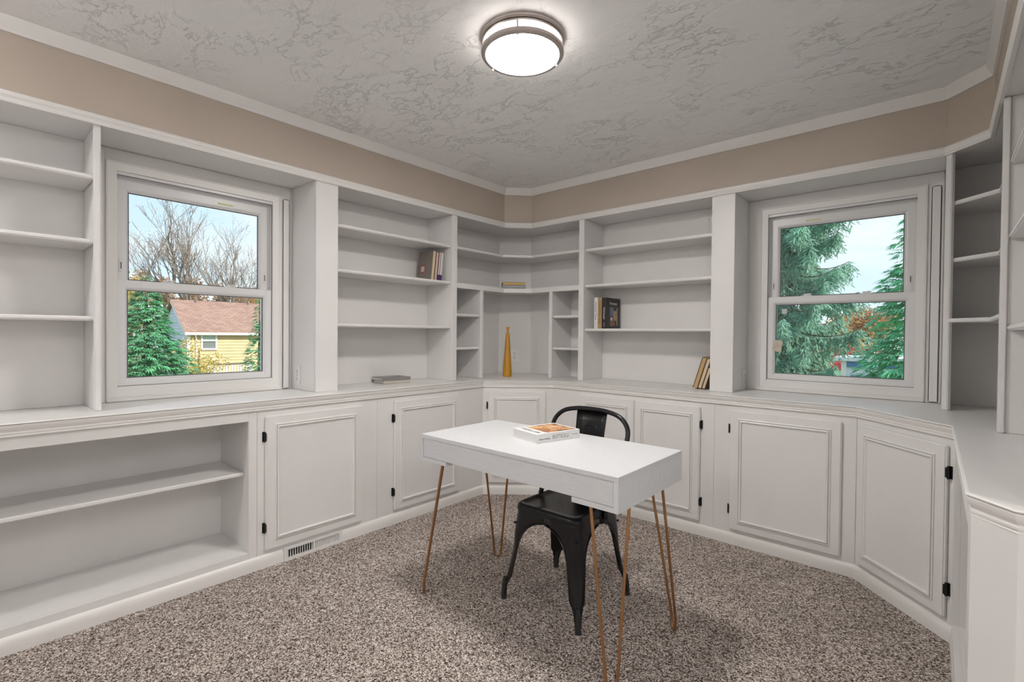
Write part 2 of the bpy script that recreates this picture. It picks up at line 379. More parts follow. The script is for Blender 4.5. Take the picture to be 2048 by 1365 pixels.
# ------------------------------------------------------------------ base cabinets and worktop
ZB = .855       # underside of the worktop
def frm(p0, p1):
    """local x along the face, local -y into the room"""
    p0 = Vector(p0); p1 = Vector(p1); t_ = p1-p0
    return Matrix.Translation((p0.x, p0.y, 0)) @ Matrix.Rotation(math.atan2(t_.y, t_.x), 4, 'Z'), t_.length
def door(parent, mw, s0, s1, z0, z1, hinge):
    mb = MB(mw); mb.box(s0, s1, -.019, -.0005, z0, z1)
    d = part('door', mb, PAINT, parent, bevel=.005, seg=3)
    i = .046
    sw = mw @ Matrix(((1, 0, 0, 0), (0, 0, -1, 0), (0, 1, 0, 0), (0, 0, 0, 1)))
    mb = MB(sw)
    mb.sweep([(s0+i, z0+i), (s0+i, z1-i), (s1-i, z1-i), (s1-i, z0+i)],
             [(0, .018), (.0, .024), (.003, .0255), (.0055, .0250), (.0065, .0195), (.0085, .0195), (.0095, .0265), (.013, .0285), (.018, .0270), (.021, .0215), (.021, .018)], closed=True)
    part('panel_moulding', mb, PAINT, d, smooth=.6)
    for zz in (.680, .207):
        if zz > z1-.04 or zz < z0+.04: pass
        hx = s0 if hinge < 0 else s1
        mb = MB(mw); sgn = -1 if hinge < 0 else 1
        mb.box(hx+sgn*.001, hx+sgn*.012, -.004, -.0003, zz-.026, zz+.026)
        mb.tube([(hx+sgn*.004, -.012, zz-.026), (hx+sgn*.004, -.012, zz+.026)], .005, 8)
        mb.box(hx-sgn*.001, hx+sgn*.005, -.020, -.011, zz-.020, zz+.020)
        part('hinge', mb, HINGE, d, label='black hinge')
    return d
def cabinet(name, label, poly, p0, p1, doors, group=None):
    mw, W = frm(p0, p1)
    R0 = thing(name, label, 'cabinet', (0, 0, 0), mw=mw, group=group)
    mb = MB(); mb.prism(poly, .0, ZB); part('body', mb, PAINT, R0)
    for (s0, s1, hinge) in doors: door(R0, mw, s0, s1, .089, .789, hinge)
    return R0
FX, FY = FACE[1][0], FACE[2][1]
XB, YB = XW+.001, YW-.001
fa, fb, fc, fd, fe, ff = [Vector(p) for p in FACE[1:7]]
def rectL(y0, y1): return [(FX, y0), (FX, y1), (XB, y1), (XB, y0)]
def rectR(x0, x1): return [(x0, FY), (x1, FY), (x1, YB), (x0, YB)]
yA, xB, xC = fa.y, fb.x, fc.x
cabinet('base_cabinet', 'white base cabinet with single panelled door above the floor vent', rectL(1.021, 1.730), (FX, 1.021), (FX, 1.730), [(.036, .596, -1)])
cabinet('base_cabinet', 'white base cabinet with single panelled door behind the left end of the desk', rectL(1.731, yA), (FX, 1.731), (FX, yA), [(.117, .678, -1)])
cabinet('base_cabinet', 'narrow white corner cabinet with door set across the room corner', [fa[:], fb[:], (xB, YB), (XB, YB), (XB, yA)], fa, fb, [(.040, .478, -1)])
cabinet('base_cabinet', 'white double-door base cabinet behind the black chair', rectR(xB+.001, -1.020), (xB+.001, FY), (-1.020, FY), [(-1.973-xB, -1.5405-xB, -1), (-1.5375-xB, -1.101-xB, 1)])
cabinet('base_cabinet', 'white base cabinet with wide single door under the evergreen-view window', rectR(-1.019, xC), (-1.019, FY), (xC, FY), [(.094, .642, -1)])
cabinet('base_cabinet', 'white angled base cabinet with hinges on its right edge', [(xC+.001, FY+.001), fd[:], (XR-.001, fd.y), (XR-.001, YB), (xC+.001, YB)], fc, fd, [(.028, .508, 1)])
# open shelving below the worktop, left
def open_unit(name, label, mw, W, D_, o0, o1, zs):
    R0 = thing(name, label, 'cabinet', (0, 0, 0), mw=mw)
    k = lambda: MB(mw)
    mb = k(); mb.box(0, o0, 0, .02, 0, ZB); part('stile', mb, PAINT, R0, bevel=.001)
    mb = k(); mb.box(o1, W, 0, .02, 0, ZB); part('stile', mb, PAINT, R0, bevel=.001)
    mb = k(); mb.box(o0, o1, 0, .02, .768, ZB); part('top_rail', mb, PAINT, R0, bevel=.001)
    mb = k(); mb.box(o0, o1, 0, .02, 0, .098); part('bottom_rail', mb, PAINT, R0, bevel=.001)
    mb = k(); mb.box(0, o0, .02, D_, 0, ZB); part('side_panel', mb, PAINT, R0)
    mb = k(); mb.box(o1, W, .02, D_, 0, ZB); part('side_panel', mb, PAINT, R0)
    mb = k(); mb.box(o0, o1, D_-.02, D_, .098, ZB); part('back_panel', mb, BACKP, R0)
    mb = k(); mb.box(o0, o1, .02, D_-.02, .060, .098); part('bottom_panel', mb, PAINT, R0)
    mb = k(); mb.box(o0+.001, o1-.001, .055, D_-.021, zs-.019, zs); part('shelf', mb, PAINT, R0, bevel=.004, seg=3)
    return R0
mw, W = frm((FX, -1.30), (FX, 1.020))
open_unit('open_base_shelf', 'white low open shelf unit beneath the bookcase at the left', mw, W, abs(XB-FX), .10, .98+1.30, .500)
mw, W = frm((fd.x, fd.y-.008), (fe.x, fe.y))
mb_right = open_unit('open_base_shelf', 'white low open shelf unit seen edge-on at the right', mw, W, XR-.012-fe.x, .050, W-.09, .500)
mb = MB().prism([fe[:], ff[:], (FACE[7][0], ff.y), (XR-.001, ff.y), (XR-.001, fe.y-.001), (fe.x, fe.y-.001)], 0, ZB)
solo('end_panel', mb, PAINT, 'white clipped-corner end panel below the worktop at the right', 'cabinet', bevel=.002)
# worktop
wt = thing('worktop', 'continuous white worktop running round the walls under windows and bookcases', 'worktop', (-1.3, 3.2, ZB))
poly = offset(NOSE, -.006) + [(XR-.002, NOSE[-1][1]), (XR-.002, YB), (XB, YB), (XB, NOSE[0][1])]
mb = MB(); mb.prism(poly, ZB, .8725); part('top', mb, PAINT, wt)
part('front_edge', MB().sweep(NOSE, [(-.0065, .8725), (-.001, .8715), (.001, .869), (0, .8665), (-.003, .8655), (-.0065, .8655)]), TRIM, wt, smooth=.35)
mb = MB().sweep(NOSE, [(-.0055, .8650), (-.0035, .864), (-.002, .862), (-.003, .855), (-.0055, .848), (-.0085, .842), (-.0105, .838), (-.0105, .8355), (-.0085, .8345), (-.009, .829),
                       (-.0115, .8275), (-.011, .825), (-.0095, .822), (-.011, .818), (-.014, .8165), (-.0195, .8165), (-.0195, .8545), (-.0055, .8545)])
struct('trim_3', mb, TRIM, 'white stepped moulding under the worktop edge', smooth=.35)

# floor vent in the baseboard
vx = A[0]-.020
R0 = thing('floor_vent', 'white slatted heating vent set into the baseboard', 'vent', (vx, (VENT0+VENT1)/2, 0))
mb = MB(); mb.box(vx+.0005, vx+.0165, VENT0+.001, VENT0+.020, 0, .070); mb.box(vx+.0005, vx+.0165, VENT1-.020, VENT1-.001, 0, .070)
mb.box(vx+.0005, vx+.0165, VENT0+.02, VENT1-.02, .058, .070); mb.box(vx+.0005, vx+.0165, VENT0+.02, VENT1-.02, 0, .014)
ym = (VENT0+VENT1)/2; mb.box(vx+.0005, vx+.0165, ym-.004, ym+.004, .014, .058)
part('frame', mb, VENTM, R0)
part('backing', MB().box(vx+.0005, vx+.002, VENT0+.02, VENT1-.02, .014, .058), SLOT, R0)
for h, (a, b_) in enumerate(((VENT0+.020, ym-.004), (ym+.004, VENT1-.020))):
    for i in range(11):
        yy = lerp(a, b_, (i+.5)/11); ang = (-.7, .7)[h]
        x = Matrix.Translation((vx+.009, yy, .036)) @ Matrix.Rotation(ang, 4, 'Z')
        part('slat', MB(x).box(-.0065, .0065, -.0012, .0012, -.022, .022), VENTM, R0)

# ------------------------------------------------------------------ bookcases
ZW = .873
BX, BY = XW+.010, YW-.010     # faces of the back panels
UX, UY = UP[1][0], UP[2][1]
TOPZ = ZT0-.0005
SH = [1.884, 1.612, 1.279]; TH = .019
def bookcase(name, label, loc): return thing(name, label, 'bookcase', loc)
def pbox(nm, par, *a, m_=PAINT, bevel=.0015, **kw): return part(nm, MB().box(*a), m_, par, bevel=bevel, **kw)
def shelfbox(par, *a): return part('shelf', MB().box(*a), PAINT, par, bevel=.005, seg=3)
# far left
bk = bookcase('bookcase', 'white open bookcase at the far left, beside the window with the house view', (-2.88, -.4, ZW))
pbox('stile', bk, UX-.019, UX, .395, .4205, ZW, TOPZ, bevel=.004)
pbox('side_panel', bk, BX-.009, UX-.019, .4025, .4205, ZW, TOPZ)
pbox('stile', bk, UX-.019, UX, -.55, -.50, ZW, TOPZ)
pbox('divider', bk, BX, UX-.019, -.534, -.516, ZW, TOPZ)
pbox('back_panel', bk, BX-.009, BX, -1.29, .4025, ZW, TOPZ, m_=BACKP)
for z in (1.893, 1.615, 1.284):
    shelfbox(bk, BX, UX-.020, -.516, .402, z-TH, z); shelfbox(bk, BX, UX-.020, -1.29, -.534, z-TH, z)
# left bay
bk = bookcase('bookcase', 'white open bookcase between the house-view window and the corner, with leaning grey books', (-2.88, 1.93, ZW))
pbox('stile', bk, UX-.019, UX, 1.386, 1.523, ZW, TOPZ)
pbox('side_panel', bk, XW+.001, UX-.019, 1.386, 1.404, ZW, TOPZ)
pbox('side_panel', bk, BX, UX-.019, 1.505, 1.522, ZW, TOPZ)
pbox('stile', bk, UX-.019, UX, 2.436, 2.486, ZW, TOPZ)
pbox('side_panel', bk, BX, UX-.019, 2.443, 2.460, ZW, TOPZ)
pbox('back_panel', bk, BX-.009, BX, 1.404, 2.460, ZW, TOPZ, m_=BACKP)
for z in SH: shelfbox(bk, BX, UX-.020, 1.522, 2.443, z-TH, z)
# corner
bk = bookcase('bookcase', 'white corner bookcase with small side cubbies around an amber vase', (-2.75, 3.15, ZW))
db0, db1 = (BX, 3.270), (-2.815, BY)
pbox('side_panel', bk, BX, UX-.019, 2.4605, 2.479, ZW, TOPZ)
pbox('back_panel', bk, BX-.009, BX, 2.461, 3.46, ZW, TOPZ, m_=BACKP)
pbox('back_panel', bk, XW+.012, -2.0795, BY, BY+.009, ZW, TOPZ, m_=BACKP)
part('back_panel', MB().prism([db0, db1, (db1[0], BY+.0), (BX, BY)], ZW, TOPZ), BACKP, bk)
pbox('side_panel', bk, -2.098, -2.0795, UY+.019, BY, ZW, TOPZ)
ufr = offset(UP, -.020)
def cpoly(fr):
    return [(fr[1][0], 2.479), fr[1], fr[2], (-2.098, fr[2][1]), (-2.098, BY-.0005), (db1[0], BY-.0005), (BX+.0005, db0[1]), (BX+.0005, 2.479)]
part('shelf', MB().prism(cpoly(ufr), 1.884-TH, 1.884), PAINT, bk, bevel=.004, seg=3)
ufr2 = offset(UP, -.002)
fr = [(ufr2[1][0], 2.4865), ufr2[1], ufr2[2], (-2.1065, ufr2[2][1])]
part('shelf', MB().prism([(ufr[1][0], 2.479), ufr[1], ufr[2], (-2.098, ufr[2][1]), (-2.098, BY-.0005), (db1[0], BY-.0005), (BX+.0005, db0[1]), (BX+.0005, 2.479)], 1.607-.025, 1.607), PAINT, bk)
part('shelf_rail', MB().sweep([(UX, 2.4865), UP[1], UP[2], (-2.1065, UY)], [(-.020, 1.568), (-.001, 1.568), (-.001, 1.607), (-.020, 1.607)]), PAINT, bk, bevel=.002)
pbox('stile', bk, UX-.019, UX-.0015, 2.740, 2.772, ZW, 1.568, bevel=.003)
pbox('divider', bk, BX, UX-.019, 2.748, 2.764, ZW, 1.582)
pbox('stile', bk, -2.392, -2.360, UY+.0015, UY+.019, ZW, 1.568, bevel=.003)
pbox('divider', bk, -2.384, -2.368, UY+.019, BY, ZW, 1.582)
for z in (1.376, 1.120):
    shelfbox(bk, BX, UX-.020, 2.479, 2.748, z-TH, z); shelfbox(bk, -2.368, -2.098, UY+.020, BY, z-TH, z)
# right bay
bk = bookcase('bookcase', 'white open bookcase between the corner and the evergreen-view window', (-1.55, 3.32, ZW))
pbox('stile', bk, -2.106, -2.060, UY, UY+.019, ZW, TOPZ)
pbox('side_panel', bk, -2.079, -2.062, UY+.019, BY, ZW, TOPZ)
pbox('stile', bk, -1.106, -.967, UY, UY+.019, ZW, TOPZ)
pbox('side_panel', bk, -.985, -.967, UY+.019, YW-.001, ZW, TOPZ)
pbox('side_panel', bk, -1.104, -1.087, UY+.019, BY, ZW, TOPZ)
pbox('back_panel', bk, -2.079, -.985, BY, BY+.009, ZW, TOPZ, m_=BACKP)
for z in (1.880, 1.606, 1.271): shelfbox(bk, -2.062, -1.104, UY+.020, BY, z-TH, z)
# right-hand angled corner
bk = bookcase('bookcase', 'white angled bookcase with corner shelves right of the evergreen-view window', (.3, 3.2, ZW))
pbox('side_panel', bk, .004, .022, UY+.004, YW-.001, ZW, TOPZ)
uu = (Vector(UP[4])-Vector(UP[3])).normalized()
c0 = Vector(UP[3]); nn = Vector((uu.y, -uu.x))
def dq(s, d): p_ = c0+uu*s+nn*d; return (p_.x, p_.y)
part('stile', MB().prism([dq(0, 0), dq(.030, 0), dq(.030, -.019), dq(0, -.019)], ZW, TOPZ), PAINT, bk, bevel=.003)
YD = 2.555
pbox('back_panel', bk, .022, XR-.012, BY, BY+.009, ZW, TOPZ, m_=BACKP)
pbox('back_panel', bk, XR-.011, XR-.002, YD+.02, BY+.009, ZW, TOPZ, m_=BACKP)
rfr = offset(UP, -.020)
pa = dq(.012, -.020)
for z, ext in ((1.880, 0), (1.606, 0), (1.316, 1)):
    start = [(.022, BY-.001), (.022, pa[1]+.02), pa] if not ext else [(.0225, BY-.001), (.0225, UY+.03), dq(.0305, .004)]
    f_ = rfr if not ext else offset(UP, .002)
    part('shelf', MB().prism(start + [f_[4], (f_[4][0]+(0 if not ext else .0), YD+.045 if ext else YD+.019), (XR-.012, YD+.019), (XR-.012, BY-.001)], z-TH, z), PAINT, bk, bevel=.004, seg=3)
# right run
bk = bookcase('bookcase', 'white open bookcase along the right edge of the picture', (.32, 2.0, ZW))
pbox('stile', bk, .160, .179, YD-.010, YD+.030, ZW, TOPZ, bevel=.003)
pbox('divider', bk, .179, XR-.012, YD, YD+.0185, ZW, TOPZ)
pbox('stile', bk, .160, .179, 1.441, 1.48, ZW, TOPZ)
pbox('side_panel', bk, .179, XR-.012, 1.441, 1.46, ZW, TOPZ)
pbox('back_panel', bk, XR-.011, XR-.002, 1.441, YD+.0185, ZW, TOPZ, m_=BACKP)
for z in (1.880, 1.606, 1.271): shelfbox(bk, .180, XR-.0115, 1.46, YD, z-TH, z)

# ------------------------------------------------------------------ outlets
def outlet(label, mw):
    R0 = thing('electrical_outlet', label, 'outlet', (0, 0, 0), mw=mw, group='duplex wall outlets')
    part('plate', MB(mw).box(-.035, .035, 0, .006, -.057, .057), PLATE, R0, bevel=.002)
    for z in (.022, -.022):
        r = part('receptacle', MB(mw).box(-.017, .017, .006, .0075, z-.014, z+.014), PLATE, R0, bevel=.0006)
        for u in (-.007, .007): part('slot', MB(mw).box(u-.0012, u+.0012, .0072, .0078, z-.002, z+.008), SLOT, r)
        part('ground_hole', MB(mw).box(-.0025, .0025, .0072, .0078, z-.010, z-.005), SLOT, r)
    part('screw', MB(mw).box(-.003, .003, .006, .0072, -.003, .003), SLOTG, R0)
outlet('white outlet on the niche side beside the house-view window', Matrix.Translation((-2.957, 1.386, .962)) @ Matrix.Rotation(PI, 4, 'Z'))
outlet('white outlet on the niche side beside the evergreen-view window', Matrix.Translation((-.967, 3.400, .948)) @ Matrix.Rotation(-PI/2, 4, 'Z'))
dd = (Vector(db1)-Vector(db0)); ang = math.atan2(dd.y, dd.x)
pc = Vector(db0).lerp(Vector(db1), .50); nrm = Vector((dd.y, -dd.x)).normalized()*.0005
outlet('white outlet behind the amber vase', Matrix.Translation((pc.x+nrm.x, pc.y+nrm.y, 1.030)) @ Matrix.Rotation(ang+PI, 4, 'Z'))
# vase
VP_ = (-2.70, 3.021, ZW+.0005)
solo('vase', MB().lathe(VP_, [(.005, 0), (.034, 0), (.037, .006), (.0365, .03), (.034, .08), (.029, .16), (.0235, .24), (.0185, .31), (.0155, .345), (.0150, .352), (.0118, .356), (.0082, .372), (.0088, .380), (.0125, .395), (.0165, .408), (.0150, .4085), (.010, .396), (.004, .390)], 40), AMBER, 'tall slim amber vase with pinched neck in the corner bookcase', 'vase', smooth=.6)
# ------------------------------------------------------------------ ceiling lamp
LC = (-1.302, 1.532, CEIL)
lamp = thing('ceiling_lamp', 'round flush ceiling lamp with double brushed-nickel rings', 'lamp', LC)
part('base_plate', MB().lathe(LC, [(.02, -.0005), (.168, -.0005), (.172, -.004), (.172, -.012), (.168, -.016), (.155, -.018), (.02, -.018)], 64), NICKEL, lamp, smooth=.5)
part('upper_ring', MB().lathe(LC, [(.151, -.0185), (.163, -.0185), (.165, -.022), (.163, -.027), (.151, -.027), (.151, -.0185)], 64, cap=False), NICKEL, lamp, smooth=.5)
part('lower_ring', MB().lathe(LC, [(.149, -.052), (.1655, -.052), (.168, -.056), (.168, -.066), (.164, -.071), (.150, -.072), (.148, -.066), (.149, -.052)], 64, cap=False), NICKEL, lamp, smooth=.5)
for k in range(3):
    a = -.99+k*2*PI/3
    x, y = LC[0]+.158*math.cos(a), LC[1]+.158*math.sin(a)
    part('rod', MB().tube([(x, y, CEIL-.018), (x, y, CEIL-.072)], .004, 10), NICKEL, lamp, smooth=.8)
    part('knob', MB().lathe((x, y, CEIL-.078), [(.0012, -.004), (.004, -.002), (.005, .001), (.004, .005), (.002, .007)], 12), NICKEL, lamp, smooth=.9)
DIFF = mat('opal_lamp_diffuser', (.9, .9, .88), .4, emit=((1, .955, .91), LAMP_E))
BAND = mat('opal_lamp_side_band', (.9, .9, .88), .4, emit=((1, .955, .91), LAMP_E*.11))
part('diffuser_band', MB().lathe(LC, [(.147, -.019), (.1475, -.064)], 64, cap=False), BAND, lamp, smooth=.6)
part('diffuser', MB().lathe(LC, [(.1475, -.0645), (.140, -.070), (.10, -.0745), (.05, -.0765), (.01, -.077)], 64, cap=True), DIFF, lamp, smooth=.6)
# added fill lamps, unseen behind the camera, to even out the brightness
FILL_DIFF = mat('fill_lamp_diffuser', (.9, .9, .88), .4, emit=((1, .975, .955), FILL_E))
for L2, lb in (((1.45, .55, CEIL), 'added round fill lamp on the ceiling, unseen, right behind the viewer'), ((.75, -.85, CEIL), 'added round fill lamp on the ceiling, unseen, straight behind the viewer'), ((-2.25, -.85, CEIL), 'added round fill lamp on the ceiling, unseen, left behind the viewer')):
    fill_lamp = thing('ceiling_lamp', lb, 'lamp', L2)
    part('base_plate', MB().lathe(L2, [(.02, -.0005), (.172, -.0005), (.172, -.016), (.02, -.018)], 48), NICKEL, fill_lamp, smooth=.5)
    part('diffuser', MB().lathe(L2, [(.01, -.019), (.147, -.019), (.1475, -.064), (.10, -.0745), (.01, -.077)], 48), FILL_DIFF, fill_lamp, smooth=.6)

# ------------------------------------------------------------------ desk
DX0, DX1, DY0, DY1, DZ0, DZ1 = -1.836, -.795, 1.445, 1.972, .627, .750
dk = thing('desk', 'white wood-grain writing desk on gold hairpin legs', 'desk', ((DX0+DX1)/2, (DY0+DY1)/2, 0))
pbox('desktop', dk, DX0, DX1, DY0, DY1, DZ1-.018, DZ1, m_=DESKW, bevel=.0008)
for x in (DX0, DX1-.018): pbox('side_panel', dk, x, x+.018, DY0, DY1, DZ0, DZ1-.018, m_=DESKS, bevel=.0008)
for x0, x1 in ((DX0+.018, DX0+.180), (DX1-.186, DX1-.018)): pbox('bottom_panel', dk, x0, x1, DY0, DY1, DZ0, DZ0+.018, m_=DESKW, bevel=.0008)
pbox('front_panel', dk, DX0+.0195, DX1-.0195, DY0+.003, DY0+.020, DZ0+.0195, DZ1-.0195, m_=DESKW, bevel=.0008)
for i in range(2):
    x0 = lerp(DX0+.020, DX1-.020, i/2)+.001; x1 = lerp(DX0+.020, DX1-.020, (i+1)/2)-.001
    pbox('drawer', dk, x0, x1, DY0+.022, DY1-.003, DZ0+.021, DZ1-.022, m_=DESKW, bevel=.0008)
for sx_, cx in ((1, DX0), (-1, DX1)):
    for sy_, cy in ((1, DY0), (-1, DY1)):
        top1 = Vector((cx+sx_*.125, cy+sy_*.030, DZ0-.003)); top2 = Vector((cx+sx_*.026, cy+sy_*.128, DZ0-.003))
        ft = Vector((cx+sx_*.022, cy+sy_*.010, .006)); dv = (top1-top2); dv.z = 0; dv.normalize()
        pts = [top1, ft+dv*.020+Vector((0, 0, .05)), ft+dv*.016+Vector((0, 0, .008)), ft+dv*.008, ft-dv*.008, ft-dv*.016+Vector((0, 0, .008)), ft-dv*.020+Vector((0, 0, .05)), top2]
        lg = part('leg', MB().tube(pts, .0058, 10), GOLD, dk, smooth=.9, label='gold hairpin leg')
        mb = MB().prism([(top1.x+sx_*.01, cy+sy_*.022), (cx+sx_*.020, cy+sy_*.022), (cx+sx_*.020, top2.y+sy_*.01)], DZ0-.003, DZ0-.0002)
        part('mounting_plate', mb, GOLD, lg)
# ------------------------------------------------------------------ chair
CX, CY, SHH = -1.300, 1.878, .447
ch = thing('chair', 'black sheet-metal cafe chair tucked under the desk', 'chair', (CX, CY, 0))
HW = .174
def rsq(h, r, n=7):
    out = []
    for (sx_, sy_, a0) in ((1, 1, 0), (-1, 1, PI/2), (-1, -1, PI), (1, -1, 3*PI/2)):
        for k in range(n):
            a = a0+PI/2*k/(n-1); out.append((sx_*(h-r)+r*math.cos(a), sy_*(h-r)+r*math.sin(a)))
    return out
mb = MB(); rings = []
for h, z, r in ((.02, -.009, .01), (.12, -.009, .03), (.148, -.008, .036), (.156, -.003, .038), (.163, 0, .040), (.170, -.003, .042), (HW+.001, -.010, .044), (HW+.003, -.022, .045), (HW+.003, -.030, .045), (HW-.001, -.031, .044), (.02, -.031, .01)):
    rings.append([mb.pt((CX+x, CY+y, SHH+z)) for x, y in rsq(h, r)])
for a, b_ in zip(rings, rings[1:]):
    n = len(a)
    for k in range(n): mb.face((a[k], a[(k+1) % n], b_[(k+1) % n], b_[k]))
mb.face(rings[0][::-1]); mb.face(rings[-1])
seat = part('seat', mb, BLACKM, ch, smooth=.9)
mb = MB()
for (dx, dy) in ((0, 0), (.03, .03), (-.03, .03), (.03, -.03), (-.03, -.03), (0, .045), (0, -.045), (.045, 0), (-.045, 0)):
    mb.lathe((CX+dx, CY+.01+dy, SHH-.0091), [(.0005, 0), (.004, 0), (.004, .0003), (.0005, .0003)], 8)
part('drain_hole', mb, SLOT, seat)
ZTOP, ZARC, ZL = SHH-.024, .385, .255
def legw(z, half):
    wl = .021+.023*min(1, max(0, (z-.06)/.06))+.012*min(1, max(0, (z-.12)/.15))
    if z >= ZARC: return half
    if z > ZL: return half-(half-wl)*math.sqrt(max(0, 1-((z-ZL)/(ZARC-ZL))**2))
    return wl
def half(z): return HW+(.216-HW)*(1-(z/ZTOP))**1.05
zs = [.024, .05, .08, .10, .12, .15, .18, .21, .24, .26, .28, .30, .32, .335, .35, .36, .37, .377, .382, .3845, .3852, .395, .41, ZTOP]
for sx_ in (1, -1):
    for sy_ in (1, -1):
        mb = MB(); prev = None
        for z in zs:
            h = half(z); wv = legw(z, h); r = min(.046, .017+.030*max(0, (z-.04)/.20), wv*.92)
            emb = .010*max(0, math.sin(PI*min(1, max(0, (z-.085)/.22))))
            pts = [(h-wv, h), (h-wv*.6-r*.4, h)]
            for k in range(7):
                a = PI/2-PI/2*k/6; e = emb*(1-abs(k-3)/3) if 0 < k < 6 else 0
                pts.append((h-r+(r-e)*math.cos(a), h-r+(r-e)*math.sin(a)))
            pts += [(h, h-wv*.6-r*.4), (h, h-wv)]
            ring = [mb.pt((CX+sx_*x, CY+sy_*y, z)) for x, y in pts]
            if prev:
                for k in range(len(ring)-1):
                    q = (prev[k], prev[k+1], ring[k+1], ring[k]); mb.face(q if sx_*sy_ < 0 else q[::-1])
            prev = ring
        lg = part('leg', mb, BLACKM, ch, smooth=.9)
        so = lg.modifiers.new('thickness', 'SOLIDIFY'); so.thickness = .004; so.offset = -1
        h = half(.02)-.011
        part('foot', MB().tube([(CX+sx_*(h-.002), CY+sy_*(h-.002), .10), (CX+sx_*(h), CY+sy_*(h), .06), (CX+sx_*(h+.002), CY+sy_*(h+.002), .001)], [.008, .0125, .013], 12), RUBBER, lg, smooth=.9)
        # rolled rim along the arch
        rim = []
        for z in zs[3:20]:
            hh = half(z); rim.append(z)
        for axis in (0, 1):
            pts = []
            for z in rim:
                hh = half(z); ww = legw(z, hh)
                p_ = (hh-ww, hh) if axis == 0 else (hh, hh-ww)
                pts.append((CX+sx_*p_[0], CY+sy_*p_[1], z))
            part('rim', MB().tube(pts, .003, 6), BLACKM, lg, smooth=.9)
for a, b_ in (((-1, -1), (1, 1)), ((-1, 1), (1, -1))):
    h = half(.35)-.006
    part('brace', MB().tube([(CX+a[0]*h, CY+a[1]*h, .352), (CX, CY, .350 if a[1] < 0 else .364), (CX+b_[0]*h, CY+b_[1]*h, .352)], .005, 8), BLACKM, ch, smooth=.9)
def catmull(pts, n=8):
    pts = [Vector(p) for p in pts]; out = []
    for i in range(len(pts)-1):
        p0 = pts[max(0, i-1)]; p1 = pts[i]; p2 = pts[i+1]; p3 = pts[min(len(pts)-1, i+2)]
        for k in range(n):
            t_ = k/n; out.append(.5*((2*p1)+(p2-p0)*t_+(2*p0-5*p1+4*p2-p3)*t_**2+(3*p1-p0-3*p2+p3)*t_**3))
    return out+[pts[-1]]
hp = [(.184, .030, .400), (.184, .045, .450), (.190, .095, .560), (.204, .140, .665), (.215, .170, .735), (.205, .188, .790), (.160, .200, .832), (.085, .208, .850), (0, .210, .854)]
full = [(CX+x, CY+y, z) for x, y, z in hp] + [(CX-x, CY+y, z) for x, y, z in hp[-2::-1]]
part('back_hoop', MB().tube(catmull(full), .0112, 12), BLACKM, ch, smooth=.9)
for sx_ in (1, -1):
    for z, y in ((.408, .033), (.438, .042)):
        part('bolt', MB().tube([(CX+sx_*.183, CY+y, z), (CX+sx_*.1965, CY+y, z)], .006, 8), BLACKM, ch)
mb = MB(); rows = []
for k in range(9):
    t_ = k/8; z = lerp(.400, .848, t_); y = lerp(.168, .212, t_) - .016*math.sin(PI*t_); wv = lerp(.070, .086, t_)
    rows.append([mb.pt((CX+x*wv, CY+y+.010*(1-x*x), z)) for x in (-1, -.6, -.2, .2, .6, 1)])
for a, b_ in zip(rows, rows[1:]):
    for k in range(5): mb.face((a[k], a[k+1], b_[k+1], b_[k]))
sl = part('back_splat', mb, BLACKM, ch, smooth=.9)
so = sl.modifiers.new('thickness', 'SOLIDIFY'); so.thickness = .004; so.offset = 0
def spl(x, z):
    t_ = (z-.400)/.448; return (CX+x, CY+lerp(.168, .212, t_)-.016*math.sin(PI*t_)+.010-.003, z)
emb = [spl(-.036, .47), spl(-.036, .56), spl(-.036, .66), spl(-.036, .745), spl(-.034, .765), spl(-.022, .773), spl(0, .774), spl(.022, .773), spl(.034, .765), spl(.036, .745), spl(.036, .66), spl(.036, .56), spl(.036, .47)]
part('embossed_rib', MB().tube(catmull(emb, 4), .0035, 8), BLACKM, sl, smooth=.9)
# ------------------------------------------------------------------ books
PAGE = mat('book_paper_cream', (.72, .60, .40), .8, var=.1, vscale=300, stretch=(1, 1, .05))
PAGEW = mat('book_paper_white', (.75, .74, .72), .8, var=.06, vscale=300)
INK = mat('black_ink', (.02, .02, .02), .6)
INKG = mat('grey_ink', (.25, .25, .25), .6)
INKW = mat('white_ink', (.75, .72, .66), .6)
INKR = mat('red_ink', (.42, .08, .07), .6)
def book(label, mw, t_, w_, h_, col, page=None, group=None, rough=.45, spine0=True, board=.0028):
    """local x thickness, y from spine (or fore-edge) inwards, z height"""
    R0 = thing('book', label, 'book', (0, 0, 0), mw=mw, group=group)
    cm = mat('book_cover', col, rough, var=.06, vscale=30)
    sp0, sp1 = (0, .003) if spine0 else (w_-.003, w_)
    part('cover', MB(mw).box(0, board, 0, w_, 0, h_), cm, R0, bevel=.0006)
    part('cover', MB(mw).box(t_-board, t_, 0, w_, 0, h_), cm, R0, bevel=.0006)
    part('spine', MB(mw).box(board, t_-board, sp0, sp1, 0, h_), cm, R0)
    y0, y1 = (.003, w_-.004) if spine0 else (.004, w_-.003)
    part('pages', MB(mw).box(board, t_-board, y0, y1, .003, h_-.003), page or PAGE, R0)
    return R0
def basis(o, x, y, z):
    m_ = Matrix.Identity(4)
    for i, v in enumerate((x, y, z)):
        for k in range(3): m_[k][i] = v[k]
    for k in range(3): m_[k][3] = o[k]
    return m_
